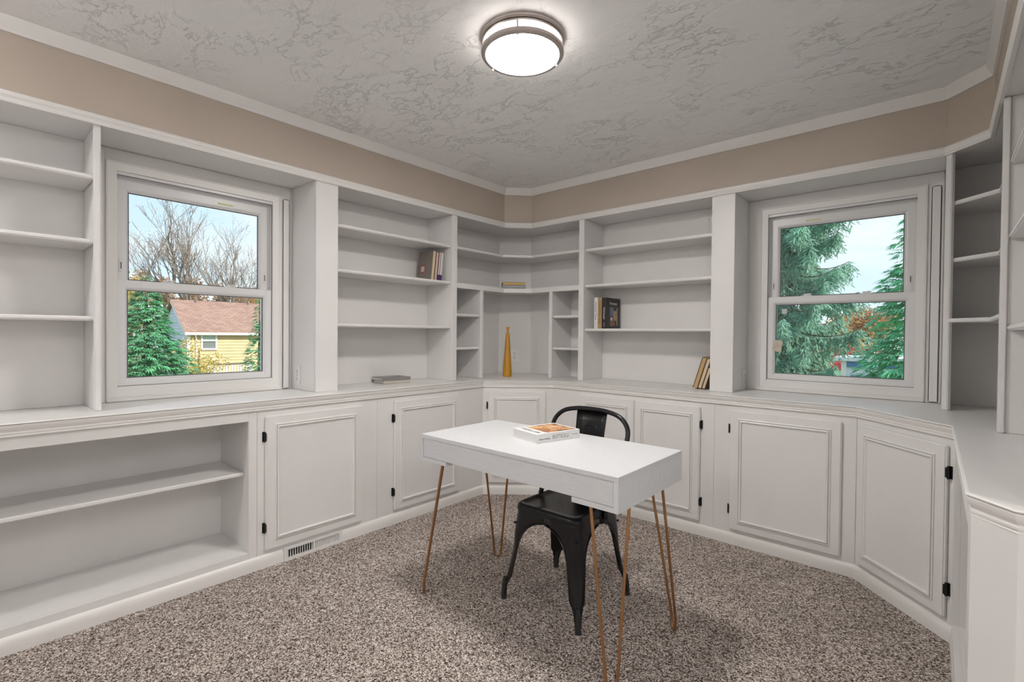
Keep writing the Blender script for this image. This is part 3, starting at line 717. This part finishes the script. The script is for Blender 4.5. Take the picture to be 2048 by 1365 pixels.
# leaning group, second shelf of the left bay: thickness along +y, depth along -x, fore-edge to the room
yy = 2.288; lean = math.radians(6)
specs = [('grey book with a red round motif on its cover, leftmost of the leaning row', .030, .155, .218, (.20, .175, .155), PAGE),
         ('dark maroon book with pinkish pages in the leaning row', .028, .150, .212, (.05, .015, .018), mat('book_paper_pink', (.70, .52, .42), .8)),
         ('slim mauve-grey book in the leaning row', .018, .150, .216, (.30, .24, .27), PAGEW),
         ('slim white book at the right end of the leaning row', .020, .150, .214, (.66, .62, .60), PAGEW)]
for i, (lb, t_, w_, h_, c_, pg) in enumerate(specs):
    m0 = Matrix.Translation((-2.80, yy+t_/math.cos(lean), SH[1]+.0003)) @ Matrix.Rotation(-lean, 4, 'X') @ basis((0, -t_, 0), (0, 1, 0), (-1, 0, 0), (0, 0, 1))
    bo = book(lb, m0, t_, w_, h_, c_, pg, group='leaning books on the left bay shelf', spine0=False)
    if i == 0:
        g = basis((-.0004, .105, .085), (0, -1, 0), (0, 0, 1), (-1, 0, 0))
        mb = MB(m0 @ g); n = 28
        for k in range(n):
            a, b2 = 2*PI*k/n, 2*PI*(k+1)/n
            mb.quad(*[(r*math.cos(x), r*math.sin(x), 0) for r, x in ((.026, a), (.036, a), (.036, b2), (.026, b2))])
        part('emblem_ring', mb, INKR, bo)
        mb = MB(m0 @ g)
        for k in (-1, 0, 1):
            L = .020 if k else .024
            mb.box(k*.012-.0022, k*.012+.0022, -L, L, 0, .0003); mb.box(-L, L, k*.012-.0022, k*.012+.0022, 0, .0003)
        part('emblem_grid', mb, INKW, bo)
    if i >= 2: part('cover_band', MB(m0).box(-.0003, t_+.0003, -.0003, w_, 0, .045), mat('book_band', (.06, .03, .12), .5), bo)
    yy += t_/math.cos(lean)+.0008
# two books lying on the worktop in the left bay
def flat(o, xd, h_):   # lying flat: thickness up, spine along the xd direction
    xd = Vector(xd).normalized(); return basis(Vector(o)+xd*h_, (0, 0, 1), Vector((-xd.y, xd.x, 0)), -xd)
m0 = flat((-2.862, 1.935, ZW+.0003), (.10, 1, 0), .212)
book('cream book with green-grey cloth, lower of the two lying on the worktop', m0, .020, .150, .212, (.55, .53, .46), PAGEW, group='two flat books on the worktop', spine0=True)
m0 = flat((-2.866, 1.930, ZW+.0208), (.07, 1, 0), .222)
book('grey-brown book lying on top of a cream one on the worktop', m0, .020, .152, .222, (.27, .26, .25), PAGEW, group='two flat books on the worktop', spine0=True)
# two books on the corner shelf
dv = Vector((.138, .149, 0)).normalized()
o = Vector((-2.716, 2.972, 1.6073)) + Vector((-dv.y, dv.x, 0))*.02
book('grey book, lower of the pair on the corner shelf', flat(o, dv, .195), .022, .13, .195, (.32, .32, .33), PAGE, group='two flat books on the corner shelf', spine0=True)
book('brown book with yellow page edges, upper of the pair on the corner shelf', flat(o+Vector((0, 0, .0225))+dv*.002, dv, .188), .024, .128, .188, (.13, .075, .04), mat('book_paper_yellow', (.66, .46, .16), .8), group='two flat books on the corner shelf', spine0=False)
# upright trio, right bay: thickness along +x, depth along +y, spine to the room
ZS3 = 1.2713
for lb, x0, t_, h_, w_, c_ in (('white book with black spine lettering, leftmost of the upright three', -1.996, .031, .236, .19, (.78, .76, .74)),
                               ('tan book with brown spine lettering in the middle of the upright three', -1.964, .034, .236, .19, (.42, .29, .14)),
                               ('black art book with a colourful printed cover, rightmost of the upright three', -1.929, .040, .233, .205, (.025, .024, .024))):
    m0 = Matrix.Translation((x0, 3.222, ZS3))
    bo = book(lb, m0, t_, w_, h_, c_, PAGEW, group='upright books on the right bay shelf', spine0=True)
    sp = lambda z: m0 @ basis((t_/2, -.0004, z), (0, 0, -1), (1, 0, 0), (0, -1, 0))
    if x0 < -1.99:
        text_part('spine_title', 'Delicious Places', .021, INK, bo, sp(.135)); text_part('spine_publisher', 'gestalten', .009, INKG, bo, sp(.03))
    elif x0 < -1.95:
        text_part('spine_title', 'THE KINFOLK HOME', .019, mat('brown_ink', (.10, .05, .02), .6), bo, sp(.12))
    else:
        text_part('spine_title', 'Vermeer', .026, INKW, bo, sp(.115)); text_part('spine_publisher', 'TASCHEN', .008, INKW, bo, sp(.03))
        cv = m0 @ basis((t_+.0004, w_/2, h_/2), (0, 1, 0), (0, 0, 1), (1, 0, 0))
        text_part('cover_title', 'Vermeer', .032, INKW, bo, cv @ Matrix.Translation((.0, .075, 0)))
        # plain generic colour patches instead of the printed painting
        def patch(x0, x1, z0, z1, c_, dz):
            mb = MB(cv); mb.quad((x0, z0, dz), (x1, z0, dz), (x1, z1, dz), (x0, z1, dz)); part('cover_print', mb, mat('cover_print', c_, .5, var=.25, vscale=50), bo)
        patch(-.060, .070, -.100, .055, (.05, .045, .045), .0001); patch(-.050, .0, -.02, .045, (.16, .19, .32), .0002); patch(.0, .045, -.055, .02, (.45, .27, .18), .0002)
        patch(-.050, .02, -.095, -.06, (.24, .12, .06), .0002); patch(.048, .062, -.090, .045, (.42, .32, .14), .0002); patch(-.045, -.01, -.055, -.03, (.60, .54, .42), .0002)
# three leaning on the worktop in the right bay: thickness along x, leaning towards +x
xx = -1.238; lean = math.radians(17)
for lb, t_, h_, w_, c_, pg in (('dark-covered book with tan pages, leftmost of the three leaning on the worktop', .030, .212, .15, (.03, .028, .026), mat('book_paper_tan', (.55, .36, .17), .8)),
                           ('cream-paged book in the middle of the three leaning on the worktop', .024, .206, .15, (.16, .12, .07), PAGE),
                           ('brown-edged paperback, rightmost of the three leaning on the worktop', .022, .145, .14, (.12, .07, .04), PAGE)):
    xx += t_/math.cos(lean)+.0008
    m0 = Matrix.Translation((xx, 3.225, ZW+.0003)) @ Matrix.Rotation(lean, 4, 'Y') @ Matrix.Translation((-t_, 0, 0))
    book(lb, m0, t_, w_, h_, c_, pg, group='books leaning on the right bay worktop', spine0=False)
# art book on the desk
s_ = Vector((.24, .971, 0)).normalized(); l_ = Vector((-s_.y, s_.x, 0)); o = Vector((-1.300, 1.650, DZ1+.0003))
BT, BW, BH = .040, .185, .246
m0 = basis(o+s_*BH, (0, 0, 1), l_, -s_)
bo = book('white hardcover art book with an orange picture on its cover, lying on the desk', m0, BT, BW, BH, (.80, .80, .79), PAGEW, spine0=True)
up = Vector((0, 0, 1)); nrm = s_.cross(up)
sp = lambda d, z: basis(o+s_*d+up*z+nrm*.0004, s_, up, nrm)
text_part('spine_title', 'BOTTICELLI', .024, INKG, bo, sp(.134, .0195), sx=.76)
text_part('spine_author', 'Barbara Deimling', .0098, INK, bo, sp(.041, .0170), sx=.86)
text_part('spine_publisher', 'TASCHEN', .008, INKG, bo, sp(.215, .0205))
text_part('cover_title', 'BOTTICELLI', .026, INK, bo, basis(o+l_*.093+s_*.034+up*(BT+.0003), l_, -s_, up))
t_ = bpy.data.materials.new('cover_picture'); t_.use_nodes = True; nt_ = t_.node_tree; b = nt_.nodes['Principled BSDF']; b.inputs['Roughness'].default_value = .35
tcn = N(nt_, 'ShaderNodeTexCoord'); n1 = N(nt_, 'ShaderNodeTexNoise', i_Scale=16.0, i_Detail=3.0, i_Distortion=1.2); nt_.links.new(tcn.outputs['Object'], n1.inputs[0])
rp = ramp(nt_, [(.32, (.10, .05, .03)), (.42, (.34, .13, .05)), (.50, (.72, .36, .14)), (.57, (.80, .55, .30)), (.66, (.40, .18, .10)), (.74, (.36, .38, .30))]); nt_.links.new(n1.outputs[0], rp.inputs[0]); nt_.links.new(rp.outputs[0], b.inputs['Base Color'])
mb = MB(basis(o+up*(BT+.0003), l_, s_, up)); mb.quad((.012, .066, 0), (.012, .232, 0), (.168, .232, 0), (.168, .066, 0))
part('cover_picture', mb, t_, bo)
# ------------------------------------------------------------------ tag hanging in front of the evergreen-view window
tg = thing('hanging_tag', 'small beige paper tag hanging on a string at the evergreen-view window', 'tag', (-.790, YW-.02, 1.13))
mw = Matrix.Translation((-.786, YW-.004, 1.163)) @ Matrix.Rotation(math.radians(8), 4, 'Y')
part('card', MB(mw).box(-.026, .026, -.0012, .0012, -.036, .036), mat('tag_card', (.62, .54, .45), .7, var=.1, vscale=40), tg)
part('string', MB().tube([(-.790, YW-.004, 1.198), (-.792, YW-.003, 1.30), (-.794, YW+.0085, 1.432)], .0008, 5), mat('tag_string', (.5, .5, .5), .7), tg)
solo('window_sticker', MB().box(-.772, -.742, YW+.0255, YW+.0258, 1.368, 1.400), mat('clear_sticker', (.55, .60, .58), .3), 'small square sticker in the corner of the evergreen-view window glass', 'sticker')
# ------------------------------------------------------------------ outside
GZ = -3.2
LAWN = mat('autumn_lawn', (.16, .20, .07), .9, var=.35, vscale=.8)
struct('ground', MB().box(-140, -3.3, -90, 120, GZ-.3, GZ).box(-3.3, 60, 3.75, 120, GZ-.3, GZ), LAWN, 'autumn lawn outside the windows')
def leafmat(name, c, var=.5, vscale=2.5):
    m = bpy.data.materials.new(name); m.use_nodes = True; t = m.node_tree; b = t.nodes['Principled BSDF']; b.inputs['Roughness'].default_value = .6
    b.inputs['Specular IOR Level'].default_value = .2
    tcn = N(t, 'ShaderNodeTexCoord'); n1 = N(t, 'ShaderNodeTexNoise', i_Scale=vscale, i_Detail=6.0, i_Roughness=.75); t.links.new(tcn.outputs['Object'], n1.inputs[0])
    lo = tuple(x*(1-var) for x in c); hi = tuple(min(1, x*(1+var)) for x in c)
    rp = ramp(t, [(.35, lo), (.5, c), (.66, hi)]); t.links.new(n1.outputs[0], rp.inputs[0]); t.links.new(rp.outputs[0], b.inputs['Base Color'])
    tl = N(t, 'ShaderNodeBsdfTranslucent'); t.links.new(rp.outputs[0], tl.inputs[0]); ms = N(t, 'ShaderNodeMixShader'); ms.inputs[0].default_value = .3
    t.links.new(b.outputs[0], ms.inputs[1]); t.links.new(tl.outputs[0], ms.inputs[2])
    t.links.new(ms.outputs[0], t.nodes['Material Output'].inputs[0]); return m
BARK = mat('tree_bark', (.17, .13, .10), .9, var=.3, vscale=6)
BARKG = mat('grey_branch_bark', (.30, .25, .22), .9, var=.3, vscale=4)
GREEN = leafmat('feathery_conifer_green', (.17, .47, .24)); GREEN2 = leafmat('spruce_needle_green', (.27, .48, .36)); GREEN3 = leafmat('cypress_green', (.24, .64, .36))
ORANGE = leafmat('autumn_orange_leaf', (.72, .42, .22)); YELLOW = leafmat('autumn_yellow_leaf', (.78, .58, .16)); REDL = leafmat('autumn_red_leaf', (.62, .12, .12)); RUST = leafmat('autumn_rust_leaf', (.50, .28, .14))
rnd = random.Random(11)
def fan(mb, p, d, up, L, n=6, spread=.9, wd=.10):
    """flat feathery spray: n slim leaflets fanning out from p"""
    side = d.cross(up).normalized()
    for k in range(n):
        a = (k/(n-1)-.5)*2*spread; dd = (d*math.cos(a)+side*math.sin(a)); ll = L*(1-.35*abs(a)/spread)*rnd.uniform(.8, 1.1)
        q = p+dd*ll-Vector((0, 0, ll*.25)); sd = side*math.cos(a)-d*math.sin(a)
        m_ = p+dd*ll*.45
        mb.quad(p, m_+sd*ll*wd, q, m_-sd*ll*wd)
def conifer(name, label, base, H, R, n, mt, L0, droop=.25, group=None, pw=1.0):
    R0 = thing(name, label, 'tree', base, group=group); base = Vector(base)
    part('trunk', MB().tube([base, base+Vector((0, 0, H*.5)), base+Vector((0, 0, H*.97))], [R*.09, R*.06, .01], 8), BARK, R0)
    mb = MB()
    for i in range(n):
        h = 1-math.sqrt(rnd.random())*.98; z = h*H
        lump = 1+.18*math.sin(9*h*H*.5+3*math.sin(i*.37))
        rr = R*(1-h)**pw*lump; a = rnd.uniform(0, 2*PI); f = rnd.uniform(.55, 1.0)
        rr *= 1+.15*mnoise.noise(Vector((math.cos(a)*2, math.sin(a)*2, z*1.3)))
        d = Vector((math.cos(a), math.sin(a), rnd.uniform(-.1, .55)-droop)).normalized()
        p = base+Vector((math.cos(a)*rr*f, math.sin(a)*rr*f, z))
        L = L0*rnd.uniform(.7, 1.25)*(1-.45*h)
        fan(mb, p, d, Vector((rnd.uniform(-.3, .3), rnd.uniform(-.3, .3), 1)).normalized(), L)
    part('foliage', mb, mt, R0, kind='stuff')
    return R0
def leafy(name, label, c, rad, n, mt, size, group=None, cat='tree', trunk=True, clumps=9):
    base = Vector((c.x, c.y, GZ)); R0 = thing(name, label, cat, base, group=group)
    cs = [Vector((rnd.gauss(0, .45)*rad[0], rnd.gauss(0, .45)*rad[1], rnd.uniform(-.8, .75)*rad[2])) for _ in range(clumps)]
    if trunk:
        part('trunk', MB().tube([base, base.lerp(c, .6), c+Vector((0, 0, rad[2]*.5))], [rad[0]*.09, rad[0]*.07, rad[0]*.02], 6), BARK, R0)
        for q in cs[:5]: part('branch', MB().tube([base.lerp(c, .75), c+q], [rad[0]*.03, rad[0]*.008], 5), BARK, R0)
    mb = MB()
    for i in range(n):
        q = cs[i % clumps]; v = Vector((rnd.gauss(0, 1), rnd.gauss(0, 1), rnd.gauss(0, 1))).normalized()*rnd.random()**.4
        p = c+q+Vector((v.x*rad[0]*.5, v.y*rad[1]*.5, v.z*rad[2]*.45))
        a = Vector((rnd.gauss(0, 1), rnd.gauss(0, 1), rnd.gauss(0, .6))).normalized()*size*rnd.uniform(.6, 1.3); b2 = a.orthogonal().normalized()*size*.45
        mb.quad(p-a*.5, p+b2*.5, p+a*.5, p-b2*.5)
    part('foliage', mb, mt, R0, kind='stuff'); return R0
def bare(name, label, base, H, group, lean=0., seed=1, nfork=5):
    g = random.Random(seed); R0 = thing(name, label, 'tree', base, group=group); base = Vector(base)
    mb = MB(); lv = MB()
    def grow(p, d, L, r, lvl):
        n = 3 if lvl > 2 else 2; pts = [p]; cur = p; dd = d.copy()
        for k in range(n):
            dd = (dd+Vector((g.gauss(0, .10), g.gauss(0, .10), .06))).normalized(); cur = cur+dd*L/n; pts.append(cur)
        mb.tube(pts, [lerp(r, r*.55, k/n) for k in range(n+1)], 5 if lvl > 2 else 3, caps=False)
        if lvl == 0:
            for _ in range(1):
                q = pts[-1]+Vector((g.gauss(0, .12), g.gauss(0, .12), g.gauss(0, .12))); a = Vector((g.gauss(0, 1), g.gauss(0, 1), g.gauss(0, 1))).normalized()*.055
                lv.quad(q-a, q+a.orthogonal()*.4, q+a, q-a.orthogonal()*.4)
            return
        m_ = nfork if lvl == 6 else 3 if lvl > 1 else 2
        for k in range(m_):
            t_ = g.uniform(.35, 1.0) if k else 1.0
            i = min(n-1, int(t_*n)); q = pts[i].lerp(pts[i+1], t_*n-i)
            sp = .42 if lvl == 6 else .38
            nd = (dd+Vector((g.gauss(0, sp), g.gauss(0, sp), g.uniform(-.1, .35)))).normalized()
            grow(q, nd, L*g.uniform(.62, .86), max(r*.55, .016), lvl-1)
    tr = MB().tube([base, base+Vector((lean*.3, 0, H*.22))], [H*.020, H*.017], 8)
    part('trunk', tr, BARKG, R0)
    grow(base+Vector((lean*.3, 0, H*.21)), Vector((lean, 0, 1)).normalized(), H*.26, H*.020, 6)
    part('branch', mb, BARKG, R0, kind='stuff'); part('foliage', lv, RUST, R0, kind='stuff'); return R0
# neighbouring house
HX, HY0, HY1, EZ, RZ, HD = -36.0, 9.77, 21.0, 1.376, 3.32, 2.8
YSID = mat('yellow_lap_siding', (.70, .54, .31), .7, var=.08, vscale=1.5); WSID = mat('pale_gable_siding', (.66, .70, .78), .7, var=.05, vscale=1)
HTRIM = mat('house_white_trim', (.85, .84, .80), .5)
m = bpy.data.materials.new('brown_shingle_roof'); m.use_nodes = True; t = m.node_tree; b = t.nodes['Principled BSDF']; b.inputs['Roughness'].default_value = .9
tcn = N(t, 'ShaderNodeTexCoord'); br = N(t, 'ShaderNodeTexBrick', i_Scale=1.0); br.inputs['Color1'].default_value = (.34, .20, .155, 1); br.inputs['Color2'].default_value = (.46, .29, .22, 1); br.inputs['Mortar'].default_value = (.20, .12, .10, 1)
br.inputs['Brick Width'].default_value = .32; br.inputs['Row Height'].default_value = .14; br.inputs['Mortar Size'].default_value = .012
sp_ = N(t, 'ShaderNodeSeparateXYZ'); cb = N(t, 'ShaderNodeCombineXYZ'); t.links.new(tcn.outputs['Object'], sp_.inputs[0]); t.links.new(sp_.outputs['Y'], cb.inputs['X']); t.links.new(sp_.outputs['X'], cb.inputs['Y'])
t.links.new(cb.outputs[0], br.inputs['Vector']); t.links.new(br.outputs[0], b.inputs['Base Color']); SHINGLE = m
hs = thing('house', 'yellow-sided neighbouring house with brown shingle roof and pale gable', 'house', (HX-HD, HY0+4, GZ))
mb = MB(); mb.box(HX-2*HD, HX, HY0, HY1, GZ, EZ)
a = [mb.pt(p) for p in ((HX, HY0, EZ), (HX-2*HD, HY0, EZ), (HX-HD, HY0, RZ-.08), (HX, HY1, EZ), (HX-2*HD, HY1, EZ), (HX-HD, HY1, RZ-.08))]
mb.face((a[0], a[1], a[2])); mb.face((a[3], a[5], a[4])); mb.face((a[0], a[2], a[5], a[3])); mb.face((a[1], a[4], a[5], a[2]))
part('wall', mb, YSID, hs)
bh = .20; z = EZ-.02; sideM = None
while z > -2.2:
    mb = MB(); mb.quad((HX+.045, HY0+.12, z-bh), (HX+.045, HY1, z-bh), (HX+.012, HY1, z), (HX+.012, HY0+.12, z)); mb.quad((HX+.012, HY0+.12, z-bh), (HX+.012, HY1, z-bh), (HX+.045, HY1, z-bh), (HX+.045, HY0+.12, z-bh))
    part('siding_board', mb, YSID, hs); z -= bh
z = RZ-.1
while z > -2.2:
    zb = z-bh
    w0 = HD if zb < EZ else HD*(RZ-zb-.1)/(RZ-EZ); w1 = HD if z < EZ else HD*max(.02, (RZ-z-.1)/(RZ-EZ))
    xc = HX-HD; mb = MB(); mb.quad((xc-w0, HY0-.045, zb), (xc+w0, HY0-.045, zb), (xc+w1, HY0-.012, z), (xc-w1, HY0-.012, z)); mb.quad((xc-w0, HY0-.012, zb), (xc+w0, HY0-.012, zb), (xc+w0, HY0-.045, zb), (xc-w0, HY0-.045, zb))
    part('gable_board', mb, WSID, hs); z -= bh
for nm, sgn in (('roof', 1), ('roof', -1)):
    sl_ = (RZ-EZ)/HD; ov = .30
    e0 = (HX-HD+sgn*(HD+ov), EZ-ov*sl_); r0_ = (HX-HD, RZ)
    mb = MB()
    q = [(x, y, zz+dz) for dz in (0, .06) for (x, zz) in (e0, r0_) for y in (HY0-.25, HY1)]
    ids = [mb.pt(p) for p in q]
    for f_ in ((0, 1, 3, 2), (4, 6, 7, 5), (0, 4, 5, 1), (2, 3, 7, 6), (0, 2, 6, 4), (1, 5, 7, 3)): mb.face([ids[i] for i in f_])
    part(nm, mb, SHINGLE, hs)
mb = MB(); sl_ = (RZ-EZ)/HD
mb.quad((HX+.30, HY0-.26, EZ-.30*sl_-.14), (HX-HD, HY0-.26, RZ-.14), (HX-HD, HY0-.26, RZ+.06), (HX+.30, HY0-.26, EZ-.30*sl_+.06)); part('rake_board', mb, HTRIM, hs)
part('gutter', MB().box(HX+.28, HX+.42, HY0-.25, HY1, EZ-.36, EZ-.20), HTRIM, hs)
part('corner_board', MB().box(HX-.02, HX+.07, HY0-.05, HY0+.14, GZ, EZ-.1), HTRIM, hs)
part('downspout', MB().tube([(HX+.34, HY0+.35, EZ-.32), (HX+.12, HY0+.45, EZ-.62), (HX+.12, HY0+.45, GZ+.2)], .05, 6), HTRIM, hs)
for yy_, hh_ in ((HY0+1.2, .35), (HY0+4.6, .25)): part('roof_vent', MB().tube([(HX-HD+.25, yy_, RZ-.2), (HX-HD+.25, yy_, RZ+hh_-.05)], .05, 8), BARKG, hs)
wa = PX(401.5, 664, HX+.06); wb = PX(434, 700, HX+.06)
mb = MB(); y0, y1, z0, z1 = wa.y, wb.y, wb.z, wa.z; fw = .10
for bx_ in ((y0, y0+fw, z0, z1), (y1-fw, y1, z0, z1), (y0+fw, y1-fw, z1-fw, z1), (y0+fw, y1-fw, z0, z0+fw), (y0+fw, y1-fw, (z0+z1)/2-.03, (z0+z1)/2+.03)): mb.box(HX+.0, HX+.12, *bx_)
hw = part('window', mb, HTRIM, hs)
part('pane', MB().box(HX+.03, HX+.05, y0+fw, y1-fw, (z0+z1)/2+.03, z1-fw), mat('curtained_pane', (.50, .58, .50), .2), hw); part('pane', MB().box(HX+.03, HX+.05, y0+fw, y1-fw, z0+fw, (z0+z1)/2-.03), mat('screened_pane', (.22, .23, .22), .4), hw)
# deck railing in front of the house
ra = PX(415, 729, -33.5); rb = PX(500, 728, -33.5)
rl = thing('deck_railing', 'white deck railing in front of the yellow house', 'railing', (-33.5, (ra.y+rb.y)/2, ra.z-1.0))
part('top_rail', MB().box(-33.56, -33.44, ra.y, rb.y, ra.z-.08, ra.z), mat('dark_rail_cap', (.10, .09, .09), .6), rl)
part('bottom_rail', MB().box(-33.54, -33.46, ra.y, rb.y, ra.z-.85, ra.z-.78), HTRIM, rl)
n = 15
for k in range(n):
    yy_ = lerp(ra.y+.08, rb.y-.08, k/(n-1)); part('baluster', MB().box(-33.53, -33.47, yy_-.03, yy_+.03, ra.z-.78, ra.z-.10), HTRIM, rl)
for yy_ in (ra.y+.02, rb.y-.02): part('post', MB().box(-33.58, -33.42, yy_-.07, yy_+.07, GZ, ra.z-.08), HTRIM, rl)
# trees seen through the house-view window
def gnd(px, py, d): p = P(px, py, d); return (p.x, p.y, GZ)
tp = P(292, 545, 12.5); conifer('conifer', 'feathery green conifer filling the left of the house-view window', (tp.x, tp.y, GZ), tp.z-GZ, 2.15, 8500, GREEN, .33)
tp = P(519, 585, 17); conifer('conifer', 'slim green conifer at the right edge of the house view', (tp.x, tp.y, GZ), tp.z-GZ, 1.1, 2200, GREEN, .26)
bare('bare_tree', 'bare branching tree rising behind the brown roof, left of two', gnd(404, 600, 44), 15.2, 'bare trees behind the house', seed=5)
bare('bare_tree', 'bare branching tree rising behind the brown roof, right of two', gnd(452, 600, 52), 15.0, 'bare trees behind the house', seed=9)
c = P(398, 722, 17); leafy('yellow_shrub', 'yellow autumn shrub between the conifer and the yellow house', c, (.85, .85, .85), 1500, YELLOW, .10, cat='shrub', clumps=10)
c = P(262, 612, 40); leafy('autumn_tree', 'yellow-orange autumn tree behind the conifer', c, (2.2, 2.2, 2.6), 1600, YELLOW, .30, group='autumn trees in the house view')
for i, (px, py, d, lb, mt) in enumerate(((275, 578, 62, 'orange autumn tree at the left of the house-view skyline', ORANGE), (330, 583, 70, 'orange autumn tree above the conifer tip', ORANGE), (385, 590, 64, 'rust-coloured tree behind the gable apex', RUST),
                                        (440, 596, 72, 'pale rust tree behind the middle of the roof ridge', RUST), (500, 598, 58, 'orange autumn tree at the right of the roof ridge', ORANGE), (226, 585, 72, 'orange tree hidden partly by the window frame', ORANGE), (545, 600, 74, 'rust tree beyond the right window edge', RUST))):
    leafy('autumn_tree', lb, P(px, py, d), (2.9, 2.0, 2.0), 1500, mt, .42, group='autumn trees in the house view')
# trees seen through the evergreen-view window
def spruce(label, base, H, Rb, nlimb, seed):
    g = random.Random(seed); base = Vector(base); R0 = thing('spruce', label, 'tree', base)
    part('trunk', MB().tube([base, base+Vector((0, 0, H*.5)), base+Vector((0, 0, H))], [.15, .10, .02], 8), BARK, R0)
    fo = MB()
    for i in range(nlimb):
        h = i/nlimb; z = H*(.06+.92*h); L = Rb*(1-h)**.42*g.uniform(.72, 1.1)*(.78 if h < .27 else 1); a = i*2.39996+g.gauss(0, .2)
        out = Vector((math.cos(a), math.sin(a), 0)); pts = []
        for k in range(7):
            t_ = k/6; pts.append(base+Vector((0, 0, z))+out*L*t_+Vector((0, 0, -.20*L*math.sin(t_*PI*.7)+.16*L*t_*t_)))
        part('branch', MB().tube(pts, [.03*(1-.8*k/6)*(.5+.5*L/Rb) for k in range(7)], 5), BARK, R0)
        m_ = int(L*120)+10
        for j in range(m_):
            t_ = g.uniform(.12, 1); f_ = t_*6; k = min(5, int(f_)); p = pts[k].lerp(pts[k+1], f_-k)
            sd = out.cross(Vector((0, 0, 1)))*g.choice((-1, 1))*g.uniform(0, 1)*L*.22*(1.05-t_)
            p = p+sd-Vector((0, 0, abs(sd.length)*.25)); hang = g.uniform(.2, .8)*min(1, .4+L*.3)
            d = (Vector((0, 0, -1))+out*g.uniform(-.1, .6)+Vector((g.gauss(0, .25), g.gauss(0, .25), 0))).normalized()
            ns = 6
            for q in range(ns):
                r_ = p+d*hang*q/ns; nd = (d+Vector((g.gauss(0, .7), g.gauss(0, .7), g.gauss(0, .3)))).normalized(); ll = g.uniform(.10, .20); o_ = nd.orthogonal().normalized()*.017
                fo.quad(r_, r_+nd*ll*.5+o_, r_+nd*ll, r_+nd*ll*.5-o_)
    part('foliage', fo, GREEN2, R0, kind='stuff'); return R0
b0 = gnd(1582, 600, 12.8); spruce('tall drooping blue-green spruce at the left of the evergreen-view window', b0, 14.5, 1.8, 120, 3)
b0 = gnd(1888, 600, 8.2); conifer('conifer', 'bright green feathery conifer at the right of the evergreen-view window', b0, 8.5, 2.02, 8500, GREEN3, .30, droop=.3)
c = P(1690, 705, 26); leafy('red_shrub', 'red autumn shrub above the blue shed', c, (1.0, 1.0, .9), 1500, REDL, .12, cat='shrub')
for px, py, d, mt, lb in ((1672, 668, 34, YELLOW, 'yellow autumn tree between the two evergreens'), (1712, 645, 42, RUST, 'rust-orange tree on the skyline between the evergreens'), (1738, 668, 27, RUST, 'rust autumn tree behind the bright conifer'), (1640, 690, 38, YELLOW, 'yellow tree glimpsed through the spruce'), (1760, 660, 45, RUST, 'rust tree hidden behind the bright conifer'), (1570, 680, 45, ORANGE, 'orange tree glimpsed left of the spruce trunk')):
    leafy('autumn_tree', lb, P(px, py, d), (2.0, 2.0, 1.5), 1500, mt, .26, group='autumn trees in the evergreen view')
# shed
sd0 = P(1684, 722, 20); sw_ = 3.2; hsd = sd0.z
sh = thing('garden_shed', 'white and blue garden shed below the evergreens', 'shed', (sd0.x+sw_/2, sd0.y+1.2, GZ))
part('wall', MB().box(sd0.x, sd0.x+sw_, sd0.y, sd0.y+2.4, GZ, hsd-.02), mat('shed_white_paint', (.78, .82, .88), .6), sh)
part('roof', MB().box(sd0.x-.25, sd0.x+sw_+.2, sd0.y-.25, sd0.y+2.6, hsd, hsd+.16), mat('shed_roof_white', (.80, .82, .84), .6), sh)
part('fascia', MB().box(sd0.x+.02, sd0.x+sw_, sd0.y-.06, sd0.y, hsd-.24, hsd-.02), mat('shed_blue_paint', (.12, .25, .55), .5), sh)
part('door', MB().box(sd0.x+.30, sd0.x+1.7, sd0.y-.05, sd0.y, GZ+.1, hsd-.55), mat('shed_grey_blue', (.24, .33, .40), .6), sh)
part('corner_board', MB().box(sd0.x-.02, sd0.x+.16, sd0.y-.07, sd0.y+.02, GZ, hsd-.02), HTRIM, sh)
